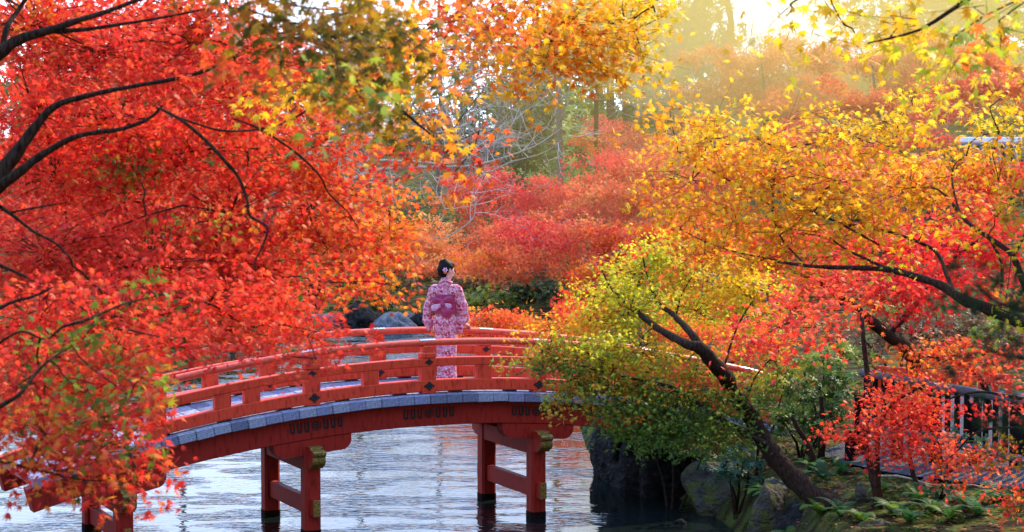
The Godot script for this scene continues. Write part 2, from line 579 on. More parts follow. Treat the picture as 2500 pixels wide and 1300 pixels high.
func make_bridge() -> void:
	var br := thing("arched_bridge", "vermilion wooden arched footbridge on square piers spanning the pond", "bridge", BO, BYAW)
	bridge_xf = br.transform
	var S0 := -3.35 * BL
	var S1 := 3.35 * BL
	# deck planks
	var pm := []
	for k in 5:
		var b := Buf.new()
		b.box(Transform3D.IDENTITY, Vector3(BL / 7.0 - 0.006, 0.112 + 0.002 * k, BW + 0.28), 0.008)
		pm.append(b.mesh(M.planks[k]))
	for k in range(-23, 24):
		var s := (k + 0.36) * BL / 7.0
		var fr := arc_frame(s)
		var o := obj("plank", pm[rng.randi() % 5], br)
		o.transform = Transform3D(Basis(fr.basis.z, fr.basis.y, fr.basis.x), Vector3(s, 0, 0) + Vector3(0, fr.origin.y, 0) + fr.basis.y * (-0.318 + rng.randf_range(-0.002, 0.003)) + Vector3(0, 0, -BW * 0.5 - 0.02 + rng.randf_range(-0.016, 0.016)))
	var rb := Buf.new()
	rb.box(Transform3D.IDENTITY, Vector3(0.018, 0.016, 0.018), 0.005)
	var rivet_mesh := rb.mesh(M.iron)
	# girders, near and far, and the ribs between them
	for t in [[-0.24, -0.02], [-BW - 0.16, -BW + 0.06]]:
		var b := Buf.new()
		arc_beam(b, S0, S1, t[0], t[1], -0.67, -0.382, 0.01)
		obj("girder", b.mesh(M.red_shaded), br)
	for side in 2:
		var t0 := -0.14 if side == 0 else -BW - 0.14
		var t1 := 0.0 if side == 0 else -BW
		var e0 := -2.27 * BL if side == 0 else -2.6 * BL
		var b := Buf.new()
		arc_beam(b, e0, S1, t0, t1, -0.235, -0.086, 0.012)
		obj("sill_beam", b.mesh(M.red), br)
		b = Buf.new()
		arc_beam(b, e0, S1, t0 + 0.02, t1, 0.086, 0.192, 0.01)
		obj("middle_rail", b.mesh(M.red), br)
		# blocks that lift the sill off the deck
		for k in range(-6, 7):
			b = Buf.new()
			var fr := arc_frame((k * 0.5 + 0.25) * BL)
			b.box(Transform3D(Basis(fr.basis.z, fr.basis.y, fr.basis.x), fr.origin + fr.basis.y * -0.249 + Vector3(0, 0, (t0 + t1) * 0.5)), Vector3(0.16, 0.03, 0.1))
			obj("spacer_block", b.mesh(M.iron), br)
		# round hand rail
		b = Buf.new()
		var pts := []
		var rad := []
		var n := 44
		for k in n + 1:
			var fr := arc_frame(lerpf(e0 - 0.02, S1, float(k) / n))
			pts.append(fr.origin + fr.basis.y * 0.384 + Vector3(0, 0, t1 - 0.07))
			rad.append(0.046)
		b.tube(pts, rad, 16)
		obj("handrail", b.mesh(M.red_rail), br)
		# posts
		for k in ([-1, 0, 1, 2, 3] if side == 0 else [-2, -1, 0, 1, 2, 3]):
			var fr := arc_frame(k * BL)
			var bx := Transform3D(Basis(Vector3.RIGHT, Vector3.UP, Vector3(0, 0, 1)), Vector3(k * BL, fr.origin.y, (t0 + t1) * 0.5))
			b = Buf.new()
			b.box(bx.translated(Vector3(0, -0.05, 0)), Vector3(0.2, 0.42, 0.132), 0.01)
			b.box(bx.translated(Vector3(0, 0.225, 0)), Vector3(0.205, 0.085, 0.155), 0.02)
			b.box(bx.translated(Vector3(0, 0.30, 0)), Vector3(0.152, 0.10, 0.125), 0.012)
			obj("post", b.mesh(M.red), br)
			# iron plate on the rail
			b = Buf.new()
			for j in 9:
				var a0 := PI * (0.24 + 0.52 * j / 9.0)
				var a1 := PI * (0.24 + 0.52 * (j + 1) / 9.0)
				for q in 4:
					var f0 := arc_frame(k * BL - 0.1 + 0.05 * q)
					var f1 := arc_frame(k * BL - 0.1 + 0.05 * (q + 1))
					var r := 0.050
					var c0 := f0.origin + f0.basis.y * 0.384 + Vector3(0, 0, t1 - 0.07)
					var c1 := f1.origin + f1.basis.y * 0.384 + Vector3(0, 0, t1 - 0.07)
					b.quad(c0 + Vector3(0, sin(a0), cos(a0)) * r, c0 + Vector3(0, sin(a1), cos(a1)) * r, c1 + Vector3(0, sin(a1), cos(a1)) * r, c1 + Vector3(0, sin(a0), cos(a0)) * r, Vector3(0, sin(a0), cos(a0)))
			var pl := obj("rail_plate", b.mesh(M.plate), br)
			for q in [-0.07, -0.025, 0.025, 0.07]:
				var f0 := arc_frame(k * BL + q)
				obj("rivet", rivet_mesh, pl, f0.origin + f0.basis.y * 0.434 + Vector3(0, 0, t1 - 0.07))
			# lozenge mounts
			for h in [[-0.16, 0.081, 0.062], [0.145, 0.061, 0.044]]:
				var lz := lozenge(h[1], h[2])
				var f0 := arc_frame(k * BL)
				var o := obj("lozenge_mount", (lz[0] as Buf).mesh(M.iron), br)
				o.transform = Transform3D(Basis(f0.basis.z, f0.basis.y, f0.basis.x), f0.origin + f0.basis.y * h[0] + Vector3(0, 0, t1 + 0.001))
				obj("petal_relief", (lz[1] as Buf).mesh(M.iron_grey), o)
		# struts between sill and middle rail
		for k in ([-1.74, -1.5, -0.5, 0.5, 1.5, 2.5] if side == 0 else [-1.5, -0.5, 0.5, 1.5, 2.5]):
			b = Buf.new()
			b.box(Transform3D(Basis.IDENTITY, Vector3(k * BL, arc_y(k * BL), (t0 + t1) * 0.5)), Vector3(0.2, 0.2, 0.126), 0.01)
			obj("strut", b.mesh(M.red), br)
	# the end post at the near side and the sloping rail beyond it
	var eb := Buf.new()
	eb.box(Transform3D(Basis.IDENTITY, Vector3(-2.27 * BL, arc_y(-2.27 * BL) + 0.04, -0.07)), Vector3(0.21, 0.86, 0.2), 0.015)
	obj("end_post", eb.mesh(M.red), br)
	eb = Buf.new()
	var fa := Vector3(-2.27 * BL, arc_y(-2.27 * BL) + 0.14, -0.06)
	var fb := Vector3(-3.6 * BL, arc_y(-3.3 * BL) + 0.0, 0.35)
	var dz := (fb - fa).normalized()
	eb.sweep(crect(-0.05, 0.05, -0.055, 0.055, 0.01), [Transform3D(Basis(dz.cross(Vector3.UP).normalized(), Vector3.UP, dz), fa), Transform3D(Basis(dz.cross(Vector3.UP).normalized(), Vector3.UP, dz), fb)])
	obj("approach_rail", eb.mesh(M.red), br)
	# piers
	for pk in [-2.53, -1.0, 1.0, 2.53]:
		var s: float = pk * BL
		var top := arc_y(s) - 0.66
		var slope := atan(-(s - BSC) / BR)
		for t in [-0.118, -1.687]:
			var b := Buf.new()
			var c := 0.03
			var ended: bool = pk > 2.0
			var pr := crect(-0.104, 0.104, -0.104, 0.104, c)
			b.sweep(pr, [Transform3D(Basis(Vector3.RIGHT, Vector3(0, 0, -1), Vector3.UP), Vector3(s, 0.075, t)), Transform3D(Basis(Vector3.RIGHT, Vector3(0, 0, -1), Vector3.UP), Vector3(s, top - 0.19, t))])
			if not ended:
				obj("pier_leg", b.mesh(M.red_shaded), br)
			if not ended:
				b = Buf.new()
				b.sweep(crect(-0.108, 0.108, -0.108, 0.108, 0.031), [Transform3D(Basis(Vector3.RIGHT, Vector3(0, 0, -1), Vector3.UP), Vector3(s, -0.9, t)), Transform3D(Basis(Vector3.RIGHT, Vector3(0, 0, -1), Vector3.UP), Vector3(s, 0.08, t))])
				obj("leg_foot", b.mesh(M.wet_wood), br)
			# bolster under the girder, its lower corners rounded
			b = Buf.new()
			var p := PackedVector2Array()
			for q in 7:
				var a := PI + PI / 2 * q / 6.0
				p.append(Vector2(-0.38 + 0.13 * cos(a), -0.06 + 0.14 * sin(a)))
			for q in 7:
				var a := -PI / 2 + PI / 2 * q / 6.0
				p.append(Vector2(0.38 + 0.13 * cos(a), -0.06 + 0.14 * sin(a)))
			p.append(Vector2(0.51, 0.005))
			p.append(Vector2(-0.51, 0.005))
			var tt: float = -0.035 if t > -1.0 else -BW + 0.04
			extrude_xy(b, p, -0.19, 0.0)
			var o := obj("bolster", b.mesh(M.red_shaded), br)
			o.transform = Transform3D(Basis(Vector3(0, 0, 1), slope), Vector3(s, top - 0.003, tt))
		if pk > 2.0:
			continue
		# tie beam through both legs with painted ends
		var b := Buf.new()
		var ty: float = 0.37 if absf(pk) < 2 else 0.2
		b.box(Transform3D(Basis.IDENTITY, Vector3(s, ty, -0.9)), Vector3(0.092, 0.215, 2.02), 0.008)
		obj("tie_beam", b.mesh(M.red_shaded), br)
		b = Buf.new()
		b.box(Transform3D(Basis.IDENTITY, Vector3(s, ty, 0.113)), Vector3(0.086, 0.208, 0.012), 0.004)
		obj("tie_beam_end", b.mesh(M.ochre), br)
		# cross beam with carved noses
		b = Buf.new()
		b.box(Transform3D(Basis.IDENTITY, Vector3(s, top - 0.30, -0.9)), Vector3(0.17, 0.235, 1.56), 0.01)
		obj("cross_beam", b.mesh(M.red_shaded), br)
		for e in [1.0, -1.0]:
			var pr := PackedVector2Array([Vector2(0, -0.27), Vector2(0.10, -0.272), Vector2(0.155, -0.262), Vector2(0.175, -0.235), Vector2(0.215, -0.225), Vector2(0.245, -0.20), Vector2(0.258, -0.165), Vector2(0.255, -0.13), Vector2(0.24, -0.112), Vector2(0.265, -0.10), Vector2(0.278, -0.08), Vector2(0.278, -0.055), Vector2(0.262, -0.038), Vector2(0.235, -0.032), Vector2(0.165, -0.03), Vector2(0.16, 0), Vector2(0, 0)])
			var m := ArrayMesh.new()
			var sides := Buf.new()
			var rim := Buf.new()
			var hw := 0.085
			var ix := Geometry2D.triangulate_polygon(pr)
			for x in [-hw, hw]:
				for q in range(0, ix.size(), 3):
					sides.tri(Vector3(x, pr[ix[q]].y, pr[ix[q]].x), Vector3(x, pr[ix[q + 1]].y, pr[ix[q + 1]].x), Vector3(x, pr[ix[q + 2]].y, pr[ix[q + 2]].x), Vector3(x, 0, 0))
			for q in pr.size():
				var a := pr[q]
				var d := pr[(q + 1) % pr.size()]
				rim.quad(Vector3(-hw, a.y, a.x), Vector3(hw, a.y, a.x), Vector3(hw, d.y, d.x), Vector3(-hw, d.y, d.x), Vector3(0, -(d.x - a.x), d.y - a.y))
			sides.add_to(m, M.red_shaded)
			rim.add_to(m, M.ochre)
			var o := obj("carved_beam_end", m, br)
			o.transform = Transform3D(Basis.IDENTITY if e > 0 else Basis(Vector3.UP, PI), Vector3(s, top - 0.10, -0.05 if e > 0 else -BW - 0.02))
	# crests on the near girder: three pointed bars, a swirl of three commas, three pointed bars
	var bar := Buf.new()
	extrude_xy(bar, PackedVector2Array([Vector2(-0.031, 0.064), Vector2(-0.031, -0.048), Vector2(-0.016, -0.066), Vector2(0.016, -0.066), Vector2(0.031, -0.048), Vector2(0.031, 0.064), Vector2(0.012, 0.064), Vector2(0.012, -0.034), Vector2(0, -0.042), Vector2(-0.012, -0.034), Vector2(-0.012, 0.064)]), 0.0, 0.008)
	var bar_mesh := bar.mesh(M.iron)
	var sw := Buf.new()
	for k in 28:
		var a := TAU * k / 28.0
		var a2 := TAU * (k + 1) / 28.0
		for pr in [[0.052, 0.062]]:
			sw.quad(Vector3(cos(a) * pr[0], sin(a) * pr[0], 0.008), Vector3(cos(a) * pr[1], sin(a) * pr[1], 0.008), Vector3(cos(a2) * pr[1], sin(a2) * pr[1], 0.008), Vector3(cos(a2) * pr[0], sin(a2) * pr[0], 0.008), Vector3(0, 0, 1))
			sw.quad(Vector3(cos(a) * pr[1], sin(a) * pr[1], 0.0), Vector3(cos(a2) * pr[1], sin(a2) * pr[1], 0.0), Vector3(cos(a2) * pr[1], sin(a2) * pr[1], 0.008), Vector3(cos(a) * pr[1], sin(a) * pr[1], 0.008), Vector3(cos(a), sin(a), 0))
	for k in 3:
		var a0 := TAU * k / 3.0 + 0.4
		# head of the comma
		for q in 10:
			var h := Vector3(cos(a0), sin(a0), 0) * 0.021
			sw.tri(h + Vector3(0, 0, 0.008), h + Vector3(cos(TAU * q / 10.0) * 0.0155, sin(TAU * q / 10.0) * 0.0155, 0.008), h + Vector3(cos(TAU * (q + 1) / 10.0) * 0.0155, sin(TAU * (q + 1) / 10.0) * 0.0155, 0.008), Vector3(0, 0, 1))
		# its tail
		for q in 10:
			var u := q / 10.0
			var u2 := (q + 1) / 10.0
			var ang := a0 + u * 1.9
			var ang2 := a0 + u2 * 1.9
			var ri := 0.018 + 0.026 * u
			var ro := 0.037 + 0.010 * u
			var ri2 := 0.018 + 0.026 * u2
			var ro2 := 0.037 + 0.010 * u2
			sw.quad(Vector3(cos(ang) * ri, sin(ang) * ri, 0.0085), Vector3(cos(ang) * ro, sin(ang) * ro, 0.0085), Vector3(cos(ang2) * ro2, sin(ang2) * ro2, 0.0085), Vector3(cos(ang2) * ri2, sin(ang2) * ri2, 0.0085), Vector3(0, 0, 1))
	var sw_mesh := sw.mesh(M.iron)
	for k in [-1, 0, 1, 2]:
		var f0 := arc_frame(k * BL)
		var o := obj("crest", sw_mesh, br)
		o.transform = Transform3D(Basis(f0.basis.z, f0.basis.y, f0.basis.x), f0.origin + f0.basis.y * -0.508 + Vector3(0, 0, -0.019))
		for q in [-3, -2, -1, 1, 2, 3]:
			obj("crest_bar", bar_mesh, o, Vector3(q * 0.0935 + signf(q) * 0.033, 0.004, 0))


# ---------------------------------------------------------------- leaves
func leaf_shape(b: Buf, xf: Transform3D, col := Color.WHITE, curl := 0.16) -> void:
	# a seven lobed maple leaf of length 1, its stalk at the origin, lying in x and z
	var ang := [-2.25, -1.42, -0.70, 0.0, 0.70, 1.42, 2.25]
	var rad := [0.34, 0.58, 0.74, 0.80, 0.74, 0.58, 0.34]
	var o := Vector3(0, 0.02, 0.2)
	var ring := []
	ring.append(o + Vector3(-0.05, 0, -0.2))
	for k in 7:
		var tip := o + Vector3(sin(ang[k]) * rad[k], -curl * rad[k] * rad[k], cos(ang[k]) * rad[k])
		ring.append(tip)
		if k < 6:
			var am: float = (ang[k] + ang[k + 1]) * 0.5
			var rm := 0.25
			ring.append(o + Vector3(sin(am) * rm, 0.015, cos(am) * rm))
	ring.append(o + Vector3(0.05, 0, -0.2))
	var s := b.v.size()
	b.v.append(xf * o)
	b.n.append((xf.basis * Vector3.UP).normalized())
	b.c.append(col)
	for p in ring:
		b.v.append(xf * p)
		b.n.append((xf.basis * Vector3(p.x * 0.25, 1, (p.z - 0.2) * 0.25)).normalized())
		b.c.append(col)
	for k in range(1, ring.size()):
		b.i.append_array([s, s + k + 1, s + k])
	b.i.append_array([s, s + 1, s + ring.size()])


func make_leaf_meshes() -> void:
	var r := RandomNumberGenerator.new()
	r.seed = 5
	MESH.leaf = []
	for k in 3:
		var b := Buf.new()
		leaf_shape(b, Transform3D.IDENTITY, Color.WHITE, 0.10 + 0.12 * k)
		MESH.leaf.append(b.mesh(M.leaf, true))
	# a flat spray of maple leaves for trees too far off to tell every leaf (unit: one leaf length)
	MESH.spray = []
	for q in 3:
		var b := Buf.new()
		for k in 10:
			var p := Vector3(r.randf_range(-2.2, 2.2), r.randf_range(-0.5, 0.5), r.randf_range(-2.0, 2.4))
			var up := (Vector3.UP * 0.6 + Vector3(r.randf_range(-1, 1), r.randf_range(-0.4, 1), r.randf_range(-1, 1)) * 0.75).normalized()
			var fw := Vector3(p.x * 0.4 + r.randf_range(-0.8, 0.8), -0.3, 0.8 + r.randf_range(-0.8, 0.8)).normalized()
			var sx := up.cross(fw).normalized()
			fw = sx.cross(up)
			var g := r.randf_range(0.72, 1.15)
			leaf_shape(b, Transform3D(Basis(sx, up, fw) * r.randf_range(0.8, 1.15), p), Color(g, g, g))
		MESH.spray.append(b.mesh(M.leaf, true))
	# broad oval leaves in a rosette
	MESH.oval = []
	for q in 2:
		var b := Buf.new()
		for k in 6:
			var a := TAU * k / 6.0 + r.randf() * 0.6
			var dv := Vector3(cos(a), r.randf_range(-0.1, 0.5), sin(a)).normalized()
			var sd := dv.cross(Vector3.UP).normalized()
			var g := r.randf_range(0.7, 1.15)
			var col := Color(g, g, g)
			var o := Vector3.ZERO
			var pts := [o, dv * 0.35 + sd * 0.2, dv * 0.75 + sd * 0.19, dv * 1.1 + Vector3(0, -0.12, 0), dv * 0.75 - sd * 0.19, dv * 0.35 - sd * 0.2]
			var mid := dv * 0.55 + Vector3(0, 0.05, 0)
			for j in 6:
				b.tri(mid, pts[j], pts[(j + 1) % 6], Vector3.UP, col)
		MESH.oval.append(b.mesh(M.needle, true))
	# a tuft of needles
	MESH.tuft = []
	for q in 2:
		var b := Buf.new()
		for k in 26:
			var dv := Vector3(r.randf_range(-1, 1), r.randf_range(-0.3, 1), r.randf_range(-1, 1)).normalized()
			var sd := dv.cross(Vector3(0.3, 1, 0.2)).normalized() * 0.03
			var g := r.randf_range(0.7, 1.2)
			b.tri(sd, -sd, dv * r.randf_range(0.7, 1.1), Vector3.UP, Color(g, g, g))
			b.tri(sd.cross(dv), -sd.cross(dv), dv * r.randf_range(0.7, 1.1), Vector3.UP, Color(g, g, g))
		MESH.tuft.append(b.mesh(M.needle, true))


func pick(pal: String, r: RandomNumberGenerator, lean: float) -> Color:
	var p: Array = PAL[pal]
	var k := clampf(lean * p.size() + r.randf_range(-0.9, 0.9), 0.0, p.size() - 0.001)
	var a: Array = p[int(k)]
	var g := r.randf_range(0.80, 1.14)
	return Color(minf(a[0] * g, 0.95), a[1] * g, a[2] * g)


func leaf_material(c: Color) -> StandardMaterial3D:
	var key := "%d_%d_%d" % [int(c.r * 8), int(sqrt(c.g) * 12), int(sqrt(c.b) * 8)]
	if not leaf_mats.has(key):
		var m: StandardMaterial3D = M.leaf.duplicate()
		m.albedo_color = Color(c.r, c.g, c.b).linear_to_srgb()
		leaf_mats[key] = m
	return leaf_mats[key]


# pads: [px, py, rx, ry, depth, palette, cover (optional), thickness in metres (optional)]
func crown(tree: Node3D, pads: Array, limbs: Array, opt := {}) -> void:
	var r := RandomNumberGenerator.new()
	r.seed = hash(tree.name)
	var size: float = opt.get("size", 0.06)
	var style: String = opt.get("style", "leaf")
	var cover: float = opt.get("cover", 2.6)
	var singles: int = opt.get("singles", 0)
	var twig_mat: Material = opt.get("twig", M.twig)
	var tw := Buf.new()
	var places := []
	var cols := PackedColorArray()
	var ways: Array[Transform3D] = []
	var inv := tree.transform.affine_inverse()
	var joints := []
	for l in limbs:
		for p in l:
			joints.append(p)
	for pd in pads:
		var d: float = pd[4]
		var c := at(pd[0], pd[1], d)
		var ex := Vector3(pd[2] / F * d, pd[3] / F * d, 0)
		ex.z = pd[7] if pd.size() > 7 else maxf(ex.x * 0.7, ex.y)
		var lp := F / d * size
		var cov: float = cover * (pd[6] if pd.size() > 6 else 1.0)
		var area: float = PI * pd[2] * pd[3]
		var per := 0.40 if style == "leaf" else (2.6 if style == "spray" else 0.9)
		var n := int(cov * area / (lp * lp * per)) + 3
		var group := 18 if style == "leaf" else 5
		var ns := maxi(2, n / group)
		# the nearest joint of the limbs carries this pad
		var jb := c + Vector3(0, -0.3, 0)
		var best := 1e9
		for j in joints:
			var q: float = (j as Vector3).distance_squared_to(c)
			if q < best:
				best = q
				jb = j
		var tr := clampf(0.004 * sqrt(ex.length() * 6.0), 0.003, 0.02)
		if best > 0.003 and best < 60.0:
			var mid := (jb + c) * 0.5 + Vector3(r.randf_range(-1, 1), r.randf_range(-0.2, 1), r.randf_range(-1, 1)) * sqrt(best) * 0.12
			var m1: Vector3 = jb.lerp(mid, 0.55) + Vector3(r.randf_range(-1, 1), r.randf_range(0, 1), r.randf_range(-1, 1)) * sqrt(best) * 0.05
			tw.tube([inv * jb, inv * m1, inv * mid, inv * c], [tr * 1.0, tr * 0.9, tr * 0.8, tr * 0.6], 5)
			joints.append(m1)
			joints.append(mid)
			joints.append(c)
		for s in ns:
			# a point in the pad, more often towards its skin, pads built in tiers
			var q := Vector3(r.randfn(0, 0.5), r.randf_range(-1, 1), r.randfn(0, 0.5))
			q = q.limit_length(1.0)
			q.y = lerpf(q.y, roundf(q.y * 2.5) / 2.5, 0.5)
			var sc := c + q * ex
			if d < 30.0 and d > 3.0:
				var pp := pixel(sc)
				if pp.x > 1012 and pp.x < 1150 and pp.y > 600 and pp.y < 850:
					continue
			var out := (sc - jb)
			out.y *= 0.3
			out = out.normalized() if out.length() > 0.01 else Vector3(r.randf_range(-1, 1), 0, r.randf_range(-1, 1)).normalized()
			out = (out + Vector3(r.randf_range(-0.7, 0.7), r.randf_range(-0.45, 0.15), r.randf_range(-0.7, 0.7))).normalized()
			var side := out.cross(Vector3.UP).normalized()
			var lean := clampf(0.5 + 0.42 * noise.get_noise_3d(sc.x * 14.0, sc.y * 14.0, sc.z * 14.0) * 2.0 + r.randfn(0, 0.12), 0.0, 0.999)
			var ln := size * (8.5 if style == "leaf" else 6.0)
			if s % (2 if style == "leaf" else 3) == 0 and opt.get("twigs", true):
				var a := c.lerp(sc, 0.3) if r.randf() < 0.7 else c
				tw.tube([inv * a, inv * (a.lerp(sc, 0.5) + Vector3(0, 0.02, 0)), inv * (sc - out * ln * 0.4), inv * (sc + out * ln * 0.6)], [tr * 0.5, tr * 0.4, tr * 0.3, tr * 0.15], 3)
			for k in group:
				var u := r.randf_range(-0.5, 0.6)
				var w := r.randf_range(-0.5, 0.5) * (1.0 - absf(u))
				var p := sc + out * u * ln + side * w * ln + Vector3(0, r.randfn(0, 0.12) * ln - 0.25 * absf(w) * ln, 0)
				var up := (Vector3.UP * 0.45 + Vector3(r.randf_range(-1, 1), r.randf_range(-0.6, 1), r.randf_range(-1, 1)) * 0.8).normalized()
				var fw := (out * 0.7 + side * signf(w) * 0.6 + Vector3(r.randf_range(-0.5, 0.5), -0.35, r.randf_range(-0.5, 0.5))).normalized()
				var sx := up.cross(fw).normalized()
				fw = sx.cross(up).normalized()
				if d < 24.0 and d > 3.0:
					var pq := pixel(p)
					if pq.x > 1030 and pq.x < 1135 and pq.y > 615 and pq.y < 830:
						continue
				var z := size * r.randf_range(0.62, 1.32)
				ways.append(Transform3D(Basis(sx * z, up * z, fw * z), p))
				cols.append(pick(pd[5], r, lean))
	if tw.i.size():
		var o := obj("twigs", tw.mesh(twig_mat), tree)
		o.set_meta("kind", "stuff")
	var order := []
	if singles > 0:
		for k in ways.size():
			var px := pixel(ways[k].origin)
			if px.x > 10 and px.x < 2490 and px.y > 10 and px.y < 1290:
				order.append([px.z, k])
		order.sort_custom(func(a, b): return a[0] < b[0])
	var taken := {}
	for k in mini(singles, order.size()):
		var id: int = order[k][1]
		taken[id] = true
		var o := MeshInstance3D.new()
		o.name = "leaf"
		o.mesh = MESH.leaf[id % 3]
		o.material_override = leaf_material(cols[id])
		o.transform = inv * ways[id]
		tree.add_child(o, true)
	var kinds: Array = MESH[style]
	var total := ways.size() - taken.size()
	if total <= 0:
		return
	var split := kinds.size()
	for v in split:
		var ids := PackedInt32Array()
		for k in range(v, ways.size(), split):
			if not taken.has(k):
				ids.append(k)
		if ids.is_empty():
			continue
		var mm := MultiMesh.new()
		mm.transform_format = MultiMesh.TRANSFORM_3D
		mm.use_colors = true
		mm.mesh = kinds[v]
		mm.instance_count = ids.size()
		for k in ids.size():
			mm.set_instance_transform(k, inv * ways[ids[k]])
			mm.set_instance_color(k, cols[ids[k]])
		var mi := MultiMeshInstance3D.new()
		mi.name = opt.get("crown_name", "crown")
		mi.multimesh = mm
		mi.set_meta("kind", "stuff")
		tree.add_child(mi, true)


# a limb from points [px, py, depth, radius in pixels], smoothed
func limb(tree: Node3D, called: String, pts: Array, m: Material, sides := 9, foot := Vector3.INF) -> Array:
	var p: Array = []
	var r: Array = []
	if foot != Vector3.INF:
		p.append(foot)
		r.append(pts[0][3] / F * pts[0][2] * 0.95)
	for q in pts:
		p.append(at(q[0], q[1], q[2]))
		r.append(q[3] / F * q[2] * (0.72 if called == "trunk" else 0.6))
	var sm: Array = []
	var sr: Array = []
	for k in p.size() - 1:
		var a: Vector3 = p[maxi(k - 1, 0)]
		var b: Vector3 = p[k]
		var c: Vector3 = p[k + 1]
		var d: Vector3 = p[mini(k + 2, p.size() - 1)]
		for t in 4:
			var u := t / 4.0
			sm.append(b.cubic_interpolate(c, a, d, u))
			sr.append(lerpf(r[k], r[k + 1], u))
	sm.append(p[-1])
	sr.append(r[-1])
	var inv := tree.transform.affine_inverse()
	var lp: Array = []
	for k in sm.size():
		var w: Vector3 = Vector3(noise.get_noise_3d(sm[k].x * 60, sm[k].y * 60, 3), noise.get_noise_3d(sm[k].x * 60, 9, sm[k].y * 60), 0) * sr[k] * 0.3
		lp.append(inv * (sm[k] + w))
	var b := Buf.new()
	b.tube(lp, sr, sides, 0.07, int(p[0].x * 10))
	obj(called, b.mesh(m), tree)
	return sm


# fine twigs grown at random off a limb
func grow(b: Buf, inv: Transform3D, r: RandomNumberGenerator, from: Vector3, dir: Vector3, ln: float, rad: float, depth: int, droop := 0.0) -> void:
	var pts := [inv * from]
	var rr := [rad]
	var p := from
	var dv := dir
	for k in 4:
		dv = (dv + Vector3(r.randf_range(-1, 1), r.randf_range(-0.7, 0.9) - droop, r.randf_range(-1, 1)) * 0.28).normalized()
		p += dv * ln / 4.0
		pts.append(inv * p)
		rr.append(rad * (1.0 - 0.2 * (k + 1)))
		if depth > 0 and r.randf() < 0.75:
			var sd := (dv + Vector3(r.randf_range(-1, 1), r.randf_range(-0.6, 1) - droop, r.randf_range(-1, 1)) * 0.9).normalized()
			grow(b, inv, r, p, sd, ln * r.randf_range(0.5, 0.75), rad * 0.6, depth - 1, droop)
	b.tube(pts, rr, 4 if depth > 0 else 3)


